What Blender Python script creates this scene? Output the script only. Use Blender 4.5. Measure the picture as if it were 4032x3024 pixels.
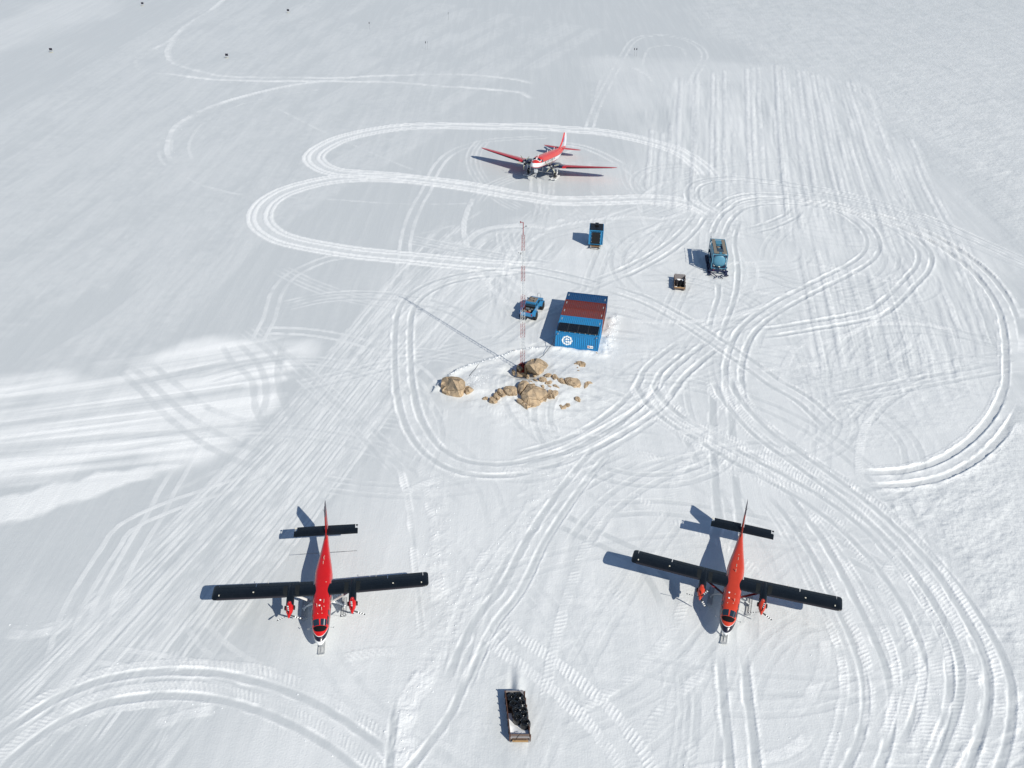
import bpy, bmesh, math, random
import numpy as np
from mathutils import Vector, Matrix
R=math.radians
scene=bpy.context.scene
for o in list(bpy.data.objects): bpy.data.objects.remove(o)
col=scene.collection
# ------------------------------------------------------------------ camera, sky, sun, exposure
cam=bpy.data.cameras.new('camera'); camo=bpy.data.objects.new('camera',cam); col.objects.link(camo)
cam.sensor_width=36; cam.lens=32.167; cam.clip_start=.5; cam.clip_end=20000
camo.matrix_world=Matrix.Translation((0,0,65.917))@Matrix.Rotation(R(90-33.226),4,'X')@Matrix.Rotation(R(1.767),4,'Z')
scene.camera=camo
SUN_EL,SUN_AZ=R(38.365),R(48.642)
world=bpy.data.worlds.new('World'); scene.world=world; world.use_nodes=True
wn=world.node_tree.nodes; wl=world.node_tree.links
sky=wn.new('ShaderNodeTexSky'); sky.sky_type='NISHITA'; sky.sun_disc=False
sky.sun_elevation=SUN_EL; sky.sun_rotation=R(90)+SUN_AZ; sky.altitude=1200; sky.air_density=1.0; sky.dust_density=.3; sky.ozone_density=1.6
bg=wn['Background']; bg.inputs['Strength'].default_value=.080
wl.new(sky.outputs[0],bg.inputs['Color'])
sl=bpy.data.lights.new('sun','SUN'); sl.energy=3.75; sl.angle=R(.53); sl.color=(1.0,.962,.875)
so=bpy.data.objects.new('sun',sl); col.objects.link(so)
so.rotation_mode='QUATERNION'
so.rotation_quaternion=Vector((math.cos(SUN_AZ)*math.cos(SUN_EL),-math.sin(SUN_AZ)*math.cos(SUN_EL),math.sin(SUN_EL))).to_track_quat('Z','Y')
so.location=(60,-60,80)
scene.view_settings.view_transform='Standard'; scene.view_settings.look='None'
scene.view_settings.exposure=0.29; scene.view_settings.gamma=1
scene.view_settings.use_curve_mapping=False
scene.render.engine='CYCLES'
# ------------------------------------------------------------------ materials
def mat(name,color,rough=.5,metal=0,noise=0,nscale=3,bump=0,bscale=20,coat=0,dirt=None,dirt_amt=0,spec=.5):
    m=bpy.data.materials.new(name); m.use_nodes=True; nt=m.node_tree; N=nt.nodes; L=nt.links
    b=N['Principled BSDF']; b.inputs['Roughness'].default_value=rough; b.inputs['Metallic'].default_value=metal
    b.inputs['Base Color'].default_value=(*color,1); b.inputs['Specular IOR Level'].default_value=spec
    if coat: b.inputs['Coat Weight'].default_value=coat; b.inputs['Coat Roughness'].default_value=.08
    tc=N.new('ShaderNodeTexCoord')
    if noise or dirt_amt:
        n=N.new('ShaderNodeTexNoise'); n.inputs['Scale'].default_value=nscale; n.inputs['Detail'].default_value=6; n.inputs['Roughness'].default_value=.65
        L.new(tc.outputs['Object'],n.inputs['Vector'])
        mx=N.new('ShaderNodeMix'); mx.data_type='RGBA'
        if dirt_amt:
            rmp=N.new('ShaderNodeValToRGB'); rmp.color_ramp.elements[0].position=.5; rmp.color_ramp.elements[1].position=.72
            rmp.color_ramp.elements[1].color=(dirt_amt,)*3+(1,); L.new(n.outputs['Fac'],rmp.inputs[0]); L.new(rmp.outputs[0],mx.inputs[0])
            mx.inputs[6].default_value=(*color,1); mx.inputs[7].default_value=(*dirt,1)
        else:
            L.new(n.outputs['Fac'],mx.inputs[0])
            mx.inputs[6].default_value=(*[c*(1-noise) for c in color],1); mx.inputs[7].default_value=(*[min(1,c*(1+noise)) for c in color],1)
        L.new(mx.outputs[2],b.inputs['Base Color'])
    if bump:
        n2=N.new('ShaderNodeTexNoise'); n2.inputs['Scale'].default_value=bscale; n2.inputs['Detail'].default_value=5
        L.new(tc.outputs['Object'],n2.inputs['Vector'])
        bp=N.new('ShaderNodeBump'); bp.inputs['Strength'].default_value=bump; bp.inputs['Distance'].default_value=.02
        L.new(n2.outputs['Fac'],bp.inputs['Height']); L.new(bp.outputs[0],b.inputs['Normal'])
    return m
def banded(name,axis,stops,rough=.35,period=None,coat=0,fade=None):
    """paint scheme: colour steps along an object axis (0,1,2) or radial distance ('r')"""
    m=bpy.data.materials.new(name); m.use_nodes=True; nt=m.node_tree; N=nt.nodes; L=nt.links
    b=N['Principled BSDF']; b.inputs['Roughness'].default_value=rough
    if coat: b.inputs['Coat Weight'].default_value=coat; b.inputs['Coat Roughness'].default_value=.1
    tc=N.new('ShaderNodeTexCoord'); src=tc.outputs['Object']
    if axis=='r':
        le=N.new('ShaderNodeVectorMath'); le.operation='LENGTH'; L.new(src,le.inputs[0]); v=le.outputs['Value']
    else:
        sp=N.new('ShaderNodeSeparateXYZ'); L.new(src,sp.inputs[0]); v=sp.outputs[axis]
    lo,hi=stops[0][0],stops[-1][0]
    mr=N.new('ShaderNodeMapRange'); mr.inputs[1].default_value=lo; mr.inputs[2].default_value=hi+1e-4; L.new(v,mr.inputs[0])
    cr=N.new('ShaderNodeValToRGB'); cr.color_ramp.interpolation='CONSTANT'
    es=cr.color_ramp.elements
    while len(es)<len(stops): es.new(.5)
    for e,(p,c) in zip(es,stops): e.position=(p-lo)/(hi-lo+1e-4); e.color=(*c,1)
    L.new(mr.outputs[0],cr.inputs[0])
    n=N.new('ShaderNodeTexNoise'); n.inputs['Scale'].default_value=1.6; n.inputs['Detail'].default_value=7; L.new(src,n.inputs['Vector'])
    mx=N.new('ShaderNodeMix'); mx.data_type='RGBA'; mx.blend_type='MULTIPLY'; mx.inputs[0].default_value=.35 if fade is None else fade
    L.new(cr.outputs[0],mx.inputs[6]); L.new(n.outputs['Color'],mx.inputs[7])
    hs=N.new('ShaderNodeHueSaturation'); hs.inputs['Saturation'].default_value=0; L.new(n.outputs['Color'],hs.inputs['Color'])
    ga=N.new('ShaderNodeBrightContrast'); ga.inputs['Bright'].default_value=.35; L.new(hs.outputs[0],ga.inputs[0]); L.new(ga.outputs[0],mx.inputs[7])
    L.new(mx.outputs[2],b.inputs['Base Color'])
    return m
# ------------------------------------------------------------------ mesh helpers
class MB:
    def __init__(s): s.v=[]; s.f=[]; s.m=[]
    def add(s,vs,fs,mi=0):
        o=len(s.v); s.v+= [tuple(v) for v in vs]; s.f+=[tuple(i+o for i in f) for f in fs]; s.m+=[mi]*len(fs)
    def box(s,c,d,rot=0,tilt=None,mi=0,bev=0):
        hx,hy,hz=d[0]/2,d[1]/2,d[2]/2
        M=Matrix.Rotation(rot,3,'Z')
        if tilt: M=M@Matrix.Rotation(tilt[1],3,tilt[0])
        if bev:
            b=min(bev,hx*.9,hy*.9,hz*.9); vs=[];
            for sx in(-1,1):
                for sy in(-1,1):
                    for sz in(-1,1):
                        vs+=[(sx*(hx-b),sy*(hy-b),sz*hz),(sx*(hx-b),sy*hy,sz*(hz-b)),(sx*hx,sy*(hy-b),sz*(hz-b))]
            bm=bmesh.new(); 
            for v in vs: bm.verts.new(M@Vector(v)+Vector(c))
            bmesh.ops.convex_hull(bm,input=bm.verts); bm.verts.index_update()
            s.add([v.co for v in bm.verts],[[v.index for v in f.verts] for f in bm.faces],mi); bm.free(); return
        vs=[M@Vector((x*hx,y*hy,z*hz))+Vector(c) for x,y,z in((-1,-1,-1),(1,-1,-1),(1,1,-1),(-1,1,-1),(-1,-1,1),(1,-1,1),(1,1,1),(-1,1,1))]
        s.add(vs,[(0,3,2,1),(4,5,6,7),(0,1,5,4),(1,2,6,5),(2,3,7,6),(3,0,4,7)],mi)
    def tube(s,pts,r,n=6,mi=0,cap=True):
        pts=[Vector(p) for p in pts]; rs=r if isinstance(r,(list,tuple)) else [r]*len(pts)
        rings=[]; up=None
        for i,p in enumerate(pts):
            d=(pts[min(i+1,len(pts)-1)]-pts[max(i-1,0)]).normalized()
            if up is None: up=Vector((0,0,1)) if abs(d.z)<.9 else Vector((1,0,0))
            a=d.cross(up).normalized(); b=a.cross(d).normalized(); up=b
            rings.append([p+(a*math.cos(2*math.pi*k/n)+b*math.sin(2*math.pi*k/n))*rs[i] for k in range(n)])
        s.loft(rings,mi,cap)
    def loft(s,rings,mi=0,cap=True,closed=True):
        n=len(rings[0]); vs=[v for r_ in rings for v in r_]; fs=[]
        for i in range(len(rings)-1):
            for k in range(n if closed else n-1):
                a=i*n+k; b=i*n+(k+1)%n; fs.append((a,b,b+n,a+n))
        if cap: fs.append(tuple(range(n-1,-1,-1))); fs.append(tuple(range((len(rings)-1)*n,len(rings)*n)))
        s.add(vs,fs,mi)
    def lathe(s,prof,axis='X',n=16,c=(0,0,0),mi=0):
        rings=[]
        for a,r in prof:
            ring=[]
            for k in range(n):
                t=2*math.pi*k/n; u,v=r*math.cos(t),r*math.sin(t)
                p={'X':(a,u,v),'Y':(v,a,u),'Z':(u,v,a)}[axis]
                ring.append((p[0]+c[0],p[1]+c[1],p[2]+c[2]))
            rings.append(ring)
        s.loft(rings,mi)
    def build(s,name,m,parent=None,smooth=False,loc=None,angle=None,fix=True):
        me=bpy.data.meshes.new(name); me.from_pydata(s.v,[],s.f)
        for x in (m if isinstance(m,(list,tuple)) else [m]): me.materials.append(x)
        if any(s.m): me.polygons.foreach_set('material_index',s.m)
        if fix:
            bm=bmesh.new(); bm.from_mesh(me); bmesh.ops.recalc_face_normals(bm,faces=bm.faces); bm.to_mesh(me); bm.free()
        if smooth:
            me.polygons.foreach_set('use_smooth',[True]*len(me.polygons))
            try: me.set_sharp_from_angle(angle=R(angle or 40))
            except Exception: pass
        me.update()
        o=bpy.data.objects.new(name,me); col.objects.link(o)
        if parent is not None: o.parent=parent
        if loc: o.location=loc
        return o
def thing(name,label,cat,loc=(0,0,0),rz=0,group=None):
    o=bpy.data.objects.new(name,None); o.empty_display_size=.3; col.objects.link(o)
    o.location=loc; o.rotation_euler=(0,0,rz); tag(o,label,cat,group); return o
def tag(o,label=None,cat=None,group=None,kind=None):
    if label: o['label']=label
    if cat: o['category']=cat
    if group: o['group']=group
    if kind: o['kind']=kind
    return o
def dup(src,loc,rz,label):
    r=src.copy(); col.objects.link(r); r.location=loc; r.rotation_euler=(0,0,rz); r['label']=label
    for ch in src.children:
        c=ch.copy(); col.objects.link(c); c.parent=r
        for g in ch.children:
            d=g.copy(); col.objects.link(d); d.parent=c
    return r
MOUND=(2.03, 100.26)
LIP=[(-9.91, 98.94), (-8.32, 101.67), (-6.98, 103.57), (-4.95, 104.96), (-3.01, 106.26), (-1.53, 107.18), (-0.29, 108.47), (1.24, 109.18), (3.42, 109.81), (4.84, 110.14)]
TRACKS=[
('smear',[(-106.14,349.22),(-104.98,321.33),(-105.71,308.65),(-105.41,293.74),(-104.15,280.18),(-105.96,268.64),(-106.69,260.58),(-105.18,254.43),(-101.6,247.59),(-97.59,244.56),(-91.21,243.69),(-81.11,240.33),(-69.01,239.94),(-51.32,241.51),(-33.36,242.44),(-21.1,240.52),(-10.23,239.13),(-1.12,237.15),(0.67,235.25),(3.31,230.63)]),
('smear',[(-103.43,283.23),(-102.08,271.89),(-99.27,262.81),(-95.42,255.62),(-90.43,250.83),(-82.67,245.61),(-75.89,243.19),(-63.93,243.89),(-48.92,244.93),(-40.18,247.77),(-31.2,249.98),(-22.05,251.98),(-12.69,252.13),(-2.51,249.34),(0.59,247.41),(3.36,245.25)]),
('smear',[(-45.78,244.39),(-56.76,238.69),(-64.07,231.9),(-70.4,223.13),(-73.96,216.07),(-76.03,208.63),(-76.99,201.7),(-75.92,193.77),(-73.65,185.73),(-70.34,178.32)]),
('faint',[(-77.61,192.83),(-75.48,185.56),(-72.38,178.81),(-69.71,175.69)]),
('faint',[(-66.25,172.09),(-62.05,168.07),(-56.51,164.31),(-49.91,162.52)]),
('faint',[(-71.09,180.3),(-70.73,176.93),(-68.3,172.81),(-64.8,169.69),(-61.98,167.83),(-58.24,165.72),(-54.15,163.68),(-49.91,162.52)]),
('faint',[(-49.91,162.52),(-45.93,162.26),(-40.68,162.12),(-34.11,161.85),(-23.11,160.69),(-12.37,161.33),(-8.09,162.36)]),
('faint',[(-59.67,219.45),(-50.44,208.59),(-42.34,199.37),(-33.83,190.88),(-25.91,182.97),(-19.08,176.83)]),
('faint',[(-50.0,234.51),(-60.07,227.22),(-66.67,219.66),(-70.03,211.9),(-71.69,203.06),(-71.28,194.99),(-69.71,187.55),(-66.21,179.36)]),
('ski',[(-1.83,208.79),(-7.78,208.37),(-15.75,208.09),(-26.2,206.38),(-33.51,202.17),(-38.85,197.0),(-41.47,191.97),(-42.85,186.82),(-42.41,182.88),(-40.08,178.97),(-36.69,176.35),(-31.91,175.45),(-24.86,174.64),(-17.77,172.82),(-10.79,170.79),(-6.19,169.1),(-1.12,167.11),(1.55,166.39),(7.72,164.55),(16.58,165.51),(25.57,166.94),(30.78,165.96),(33.99,163.81),(36.74,159.36)]),
('ski',[(-6.88,208.46),(-1.83,208.96),(3.51,209.14),(11.48,207.89),(18.32,206.88),(24.43,204.17),(30.23,199.93),(34.71,194.97),(37.28,188.62),(38.62,183.18),(38.69,179.19)]),
('ski',[(-1.13,167.35),(-10.81,171.16),(-20.12,173.38),(-29.36,173.87),(-35.97,172.28),(-40.78,169.01),(-44.69,164.47),(-46.48,159.15),(-46.38,153.92),(-44.93,149.36),(-41.96,145.42),(-38.2,142.82),(-32.28,140.65),(-26.18,139.0),(-20.28,138.08),(-14.45,137.26),(-8.66,136.35),(-0.59,135.62),(5.08,135.34)]),
('pair',[(-26.8,138.06),(-30.05,136.94),(-32.18,135.13),(-35.31,130.44),(-36.42,125.19),(-36.14,120.69),(-35.64,115.41),(-35.84,109.15),(-36.4,103.34),(-36.4,98.8),(-36.83,91.04),(-37.22,85.83),(-37.32,81.02),(-37.54,76.94),(-37.56,72.94),(-37.87,68.68),(-37.99,64.56),(-38.05,61.19),(-37.68,58.03),(-37.08,55.47)]),
('pair',[(8.06,202.6),(-4.85,199.29),(-9.81,195.85),(-13.77,190.95),(-15.92,184.98),(-17.14,177.0),(-17.69,168.14),(-18.63,159.93),(-19.09,152.37),(-19.01,144.43),(-18.46,136.27),(-18.51,130.37),(-18.62,122.57),(-19.12,115.43),(-19.84,108.85)]),
('wide',[(6.9,151.79),(-0.85,151.2),(-5.37,148.85),(-7.91,143.36),(-9.59,136.03),(-11.74,127.62),(-12.77,119.31)]),
('rut',[(14.13,129.36),(6.91,132.93),(1.68,134.67),(-0.56,133.92),(-6.55,132.26),(-11.17,129.65),(-14.13,126.21),(-15.84,122.16),(-16.19,117.68),(-15.8,112.3),(-15.07,106.07),(-14.13,99.84),(-13.46,96.63),(-12.42,92.59),(-10.88,88.71),(-8.93,85.6),(-6.47,83.48),(-3.47,82.56),(0.3,82.74),(3.24,84.01),(6.25,85.47),(9.37,87.89),(12.35,90.58),(15.46,93.58),(18.5,97.33),(20.85,101.81),(22.47,104.7),(25.64,109.08),(28.46,112.39)]),
('rut',[(0.27,84.38),(2.98,85.62),(6.3,87.37),(9.18,89.61),(12.21,92.66),(14.82,96.09),(16.92,99.38),(18.2,102.78),(19.07,105.08),(21.75,108.85),(24.9,112.82)]),
('faintrut',[(-1.27,81.95),(1.91,81.68),(4.83,82.67),(8.42,85.23),(11.92,88.58),(15.32,92.09),(18.97,96.31)]),
('pair',[(-15.88,89.49),(-15.28,87.18),(-14.17,84.98),(-12.2,82.04)]),
('rut',[(92.07,135.1),(87.52,142.87),(81.94,152.4),(78.21,159.02),(73.66,164.47),(66.69,170.53),(58.83,175.14),(50.25,178.23),(43.9,179.38),(39.47,178.22),(36.34,176.15),(34.58,173.11),(33.85,169.39),(34.22,165.31),(36.24,161.51)]),
('faintrut',[(92.71,130.94),(87.83,138.5),(81.99,147.55),(78.27,153.63),(73.18,160.57),(65.71,167.27),(57.69,170.75),(51.19,172.03),(44.01,170.23),(39.8,166.92),(36.77,162.11)]),
('rut',[(35.26,149.43),(37.07,155.13),(39.23,160.1),(42.45,164.48),(46.47,166.88),(51.53,167.64),(56.7,166.89),(60.66,165.14),(62.64,161.38),(63.62,156.11),(63.13,150.51),(61.54,146.07),(58.61,141.72),(53.43,136.56),(46.52,130.34),(40.43,124.55),(36.28,119.94),(33.31,115.3),(31.24,110.03),(30.02,105.72),(29.48,102.29),(29.07,98.97),(29.71,95.35),(31.33,91.95),(33.56,88.07),(36.36,84.01),(39.06,80.39),(41.1,76.19),(42.76,71.56),(44.05,66.63),(44.67,62.37),(44.92,58.69),(44.3,54.71),(42.81,51.24),(40.84,47.98),(38.8,45.35),(33.28,38.24)]),
('rut',[(38.0,161.65),(41.72,167.66),(46.76,170.45),(53.08,170.37),(59.19,167.91),(63.75,163.69),(67.69,159.6),(70.08,154.03),(70.87,148.65),(70.13,144.36),(67.72,139.27),(63.4,133.48),(58.23,126.84),(54.59,123.25),(49.29,120.76),(43.55,118.65),(37.95,116.6),(35.14,116.09)]),
('deep',[(52.73,168.91),(59.03,167.31),(64.65,163.76),(69.71,159.22),(73.43,154.08),(75.94,147.58),(77.26,139.93),(76.97,131.97),(75.77,124.97),(73.48,117.77),(70.59,110.48),(67.92,104.46),(66.58,102.13),(63.46,97.41),(59.25,92.34),(54.65,88.0),(50.21,85.03),(45.85,83.41),(41.97,83.01),(40.48,83.35)]),
('faintrut',[(85.82,116.05),(76.86,115.18),(71.61,114.67),(67.79,115.95),(64.77,118.59),(61.46,120.82),(57.65,122.94),(54.45,125.09)]),
('wide',[(38.93,152.7),(42.62,154.51),(44.99,151.94),(47.57,148.87),(49.78,144.75),(50.99,140.29),(50.6,135.94),(48.9,131.7)]),
('rut',[(53.01,164.53),(51.3,161.04),(47.91,157.54),(44.32,154.64),(41.04,152.86)]),
('rutone',[(41.0,158.07),(38.26,148.67),(37.24,141.11),(36.03,134.1),(34.1,126.78),(31.5,119.29),(28.68,111.76)]),
('rutone',[(32.59,132.63),(31.69,127.39),(29.77,121.31),(28.44,116.35)]),
('rut',[(14.14,129.52),(19.61,125.83),(23.37,121.62),(26.55,117.25),(28.7,113.83),(30.98,110.01),(33.37,105.91),(35.15,102.61),(37.77,99.45),(40.33,92.42)]),
('pair',[(15.54,124.06),(17.76,121.26),(19.0,116.44),(19.43,111.21),(18.44,105.05)]),
('faint',[(14.72,122.52),(15.94,116.25),(17.13,111.07),(19.02,107.46)]),
('pair',[(8.56,197.89),(13.6,196.35),(18.3,190.95),(22.54,182.86),(24.99,174.18),(26.92,167.05)]),
('pair',[(15.75,208.31),(19.13,228.72),(24.56,255.27),(29.72,278.88),(33.61,295.29),(38.12,304.3),(44.72,307.12),(50.83,303.14),(54.11,293.44),(54.2,281.94),(51.1,269.51),(47.2,256.69),(43.44,241.62)]),
('faint',[(33.88,266.17),(37.08,284.0),(39.91,290.72),(45.17,293.18),(48.53,289.19),(48.55,278.48)]),
('faint',[(25.79,281.17),(21.32,262.17),(18.38,238.87),(16.58,211.81)]),
('faint',[(27.57,281.95),(22.97,259.9),(19.47,238.99),(17.29,211.88)]),
('smear',[(28.8,268.12),(32.31,263.47),(34.66,255.25),(35.29,249.53)]),
('faint',[(15.45,263.97),(23.49,267.48),(29.03,270.74)]),
('tread',[(-4.96,150.89),(1.61,152.41),(5.33,151.68),(10.82,154.68),(15.98,156.66),(21.19,158.14),(26.23,157.46),(29.96,159.92),(33.6,164.12)]),
('tread',[(21.61,145.52),(18.79,140.69),(15.85,137.82),(11.96,136.68),(7.0,136.33)]),
('rut',[(34.4,160.82),(30.55,152.06),(26.33,144.92),(22.61,140.07),(19.16,136.32),(16.66,133.6)]),
('faintrut',[(29.02,159.3),(25.96,151.72),(23.22,145.64),(20.27,139.9),(18.32,135.4)]),
('pair',[(20.75,153.36),(23.65,149.55),(25.13,144.83),(25.27,141.16),(23.96,138.39),(20.69,136.42)]),
('tread',[(16.47,163.88),(21.87,165.47),(27.02,164.16),(31.14,162.22),(34.66,159.74)]),
('smear',[(52.84,109.44),(57.28,114.78),(61.71,117.72),(65.43,115.93)]),
('smear',[(36.8,89.85),(39.18,86.33),(40.45,85.07)]),
('faintrut',[(36.9,136.69),(40.97,135.28),(44.67,131.81),(49.8,132.97)]),
('tread',[(36.18,130.04),(40.29,128.74),(45.26,129.7)]),
('grey',[(-63.79,93.3),(-53.42,96.28),(-43.16,101.16),(-36.79,104.79)]),
('grey',[(-71.63,86.8),(-63.0,89.35),(-49.37,93.37),(-36.09,97.67),(-32.83,98.95)]),
('grey',[(-70.35,84.34),(-61.63,86.58),(-48.11,90.05),(-39.39,92.89),(-35.13,94.14)]),
('grey',[(-68.97,81.68),(-60.19,83.67),(-46.84,86.7),(-36.28,88.18),(-32.39,88.2)]),
('grey',[(-68.37,80.85),(-59.47,82.22),(-48.47,83.91),(-39.43,85.89)]),
('greyw',[(-53.1,102.08),(-47.79,97.02),(-43.09,91.89),(-37.55,86.91),(-33.42,83.96),(-28.49,81.45)]),
('greyw',[(-51.39,102.76),(-46.33,97.97),(-40.18,91.75),(-34.43,87.53),(-27.4,83.56)]),
('greyw',[(-49.06,103.71),(-43.47,98.35),(-37.75,93.18),(-31.54,90.34)]),
('greyw',[(-40.83,109.1),(-37.86,104.13),(-34.06,99.76),(-31.94,93.5),(-28.58,87.37)]),
('greyw',[(-38.71,109.61),(-33.88,103.19),(-31.37,96.65),(-30.63,90.1)]),
('greyw',[(-36.22,110.02),(-32.6,105.64),(-28.03,99.0),(-23.37,93.46)]),
('greyw',[(-33.93,109.9),(-28.99,103.48),(-24.09,97.27),(-19.68,92.15)]),
('greyw',[(-32.19,109.37),(-31.17,102.19),(-29.09,95.72),(-26.07,89.86)]),
('smear',[(-45.94,56.52),(-43.39,56.48),(-41.53,57.05),(-40.36,57.79),(-39.73,59.37)]),
('pair',[(-39.16,52.56),(-40.09,56.16),(-40.66,60.05),(-40.61,64.29),(-40.3,68.23),(-39.93,71.03),(-37.09,74.08),(-32.97,76.96),(-28.65,79.98),(-25.42,83.1)]),
('faint',[(-41.14,71.69),(-39.27,73.23),(-36.73,76.78),(-33.91,80.14),(-31.58,82.15)]),
('bigrut',[(-43.2,34.01),(-40.66,42.64),(-40.11,44.51),(-39.07,46.25),(-37.6,48.09),(-35.88,49.53),(-33.77,50.68),(-31.04,51.39),(-28.13,51.69),(-25.08,51.56),(-21.69,50.84),(-18.46,49.75),(-15.2,48.17),(-12.61,46.54),(-10.47,44.91),(-8.77,43.32),(-2.2,37.17)]),
('treadpair',[(-11.86,83.78),(-10.4,78.83),(-9.14,73.15),(-7.93,66.33),(-7.16,61.72),(-6.35,57.49)]),
('rough',[(-8.33,81.81),(-7.35,73.23),(-6.77,66.38),(-6.04,60.31)]),
('rough',[(-7.36,34.78),(-7.91,43.76),(-8.21,48.7),(-7.63,51.53),(-6.66,54.05),(-4.96,58.93),(-2.86,64.64),(-0.94,68.95),(1.65,73.28),(3.46,78.3),(6.72,83.4),(9.3,86.61)]),
('rutone',[(-12.07,36.3),(-7.38,43.98),(-5.94,46.34),(-4.28,49.53),(-3.48,52.42),(-2.4,55.24),(-1.21,56.88),(1.08,60.02)]),
('rutone',[(-8.48,35.14),(-8.88,44.13),(-9.08,48.67),(-8.97,51.0)]),
('rutdk',[(-4.23,51.66),(-3.25,55.47),(-1.76,59.91),(0.62,64.17),(2.67,70.13),(5.21,76.05),(8.28,82.2),(11.28,87.39)]),
('tread',[(-5.92,57.51),(-5.32,60.92),(-4.0,64.59),(-2.34,68.55),(-0.54,72.1)]),
('tread',[(-26.22,54.07),(-24.4,54.91),(-22.11,56.6)]),
('tread',[(-15.02,54.76),(-12.05,55.66),(-8.95,56.04)]),
('tread',[(-31.04,53.12),(-28.14,53.61),(-24.08,53.77),(-19.81,53.04),(-16.39,51.21)]),
('smear',[(-29.01,47.27),(-26.52,48.49),(-23.83,49.28)]),
('heavy',[(-1.94,60.19),(0.73,57.22),(3.06,55.06),(5.38,52.92),(7.41,50.77),(9.03,48.41),(10.38,46.16),(11.13,44.2),(14.35,35.79)]),
('rut',[(20.87,57.47),(20.64,55.09),(20.21,51.36),(19.93,48.13),(19.55,44.69),(18.56,35.74)]),
('faintrut',[(18.05,53.23),(17.75,50.8),(17.28,48.48),(16.28,44.58),(14.04,35.86)]),
('grey3',[(16.22,56.22),(15.89,52.41),(15.33,48.86),(14.13,44.51),(11.74,35.83)]),
('flatpair',[(28.03,103.34),(26.51,94.16),(25.44,86.98),(24.42,79.69),(23.76,73.92),(22.14,70.31)]),
('faintrut',[(24.03,67.71),(23.22,62.97),(22.05,57.52)]),
('treadwide',[(18.26,100.55),(19.33,96.85),(21.23,93.38),(24.49,90.4),(27.81,87.1),(30.65,83.72),(33.66,79.73)]),
('treadrut',[(17.26,102.73),(18.26,97.85),(20.42,93.84),(24.09,89.67),(27.08,86.16),(30.46,82.87),(33.98,78.95),(36.68,74.87),(38.49,70.34),(39.58,65.8),(40.04,61.3),(39.6,57.13),(38.25,53.48),(36.39,50.08),(34.08,46.88)]),
('treadrut',[(27.97,103.91),(28.2,100.01),(29.22,95.83),(31.12,90.98),(34.01,86.51),(36.87,81.92),(39.27,77.64),(41.14,73.26),(42.51,68.18),(43.08,63.49),(43.17,59.17),(42.51,55.41),(40.78,51.64),(38.39,48.12),(36.33,45.27),(31.06,37.98)]),
('pair',[(33.52,103.65),(35.61,98.0),(37.49,92.52),(39.0,87.66),(40.41,83.14),(41.73,78.92),(42.89,74.79),(43.86,70.58)]),
('rut',[(29.9,80.36),(31.55,75.38),(32.71,69.41),(33.2,63.69),(33.52,58.79),(33.34,54.81),(32.55,51.34),(30.96,47.86),(28.89,44.81),(23.84,37.36)]),
('treadpair',[(33.46,78.93),(35.1,73.7),(36.3,67.91),(36.81,62.93),(36.96,58.1),(36.23,54.16),(34.55,50.47),(32.16,46.81)]),
('treadpair',[(28.93,79.51),(30.19,74.95),(31.09,68.67),(31.66,63.02),(32.05,58.18),(31.44,53.98),(30.21,50.55),(28.75,47.56),(27.25,44.96),(22.75,37.16)]),
('tread',[(27.55,85.74),(29.65,82.83),(31.95,81.27),(35.29,79.01)]),
('smear',[(30.27,60.34),(29.05,56.19),(26.8,52.32),(23.35,49.15)]),
('smear',[(26.55,50.18),(25.18,47.87),(22.94,46.49),(20.94,45.99),(12.21,43.81)]),
('tread',[(22.1,42.29),(30.34,45.9),(34.59,47.76),(36.88,48.73),(38.76,51.09)]),
('smearw',[(5.48,67.57),(7.48,65.08),(10.71,62.46),(12.93,60.07),(15.58,57.0),(17.36,54.71),(18.42,52.99)]),
('faint',[(6.02,69.6),(8.66,65.76),(11.97,64.03),(14.67,60.0),(16.01,57.01),(16.07,54.41)]),
('greyp',[(1.93,76.66),(4.44,75.26),(8.31,72.5),(11.34,70.52),(13.79,68.59),(15.31,65.41),(16.14,61.21)]),
('pair',[(0.24,60.27),(2.66,62.43),(4.04,64.93),(4.79,68.2),(5.11,71.64)]),
('faint',[(-1.1,76.14),(3.44,75.21),(6.6,72.42)]),
('tread',[(-0.4,90.54),(3.56,89.79),(7.25,90.46),(9.55,91.3)]),
('tread',[(13.46,87.05),(18.02,85.93),(23.27,84.66),(27.08,83.34),(32.04,81.69)]),
('tread',[(13.68,86.38),(20.85,84.75),(26.5,83.1),(30.33,79.98)]),
('faint',[(0.34,80.57),(5.58,80.41),(10.72,79.04),(14.67,77.26)]),
('tread',[(-0.72,92.22),(3.29,90.97),(6.46,92.6),(10.68,95.86),(13.63,99.74)]),
('smear',[(46.34,55.81),(44.86,51.79),(42.9,48.28),(41.08,45.43),(36.24,37.84)]),
('smearw',[(20.55,94.86),(24.33,91.11),(27.9,87.55)]),
('faint',[(-1.92,35.42),(-1.5,44.41),(-1.3,48.7),(-2.06,52.45),(-1.2,56.58)])]
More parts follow.
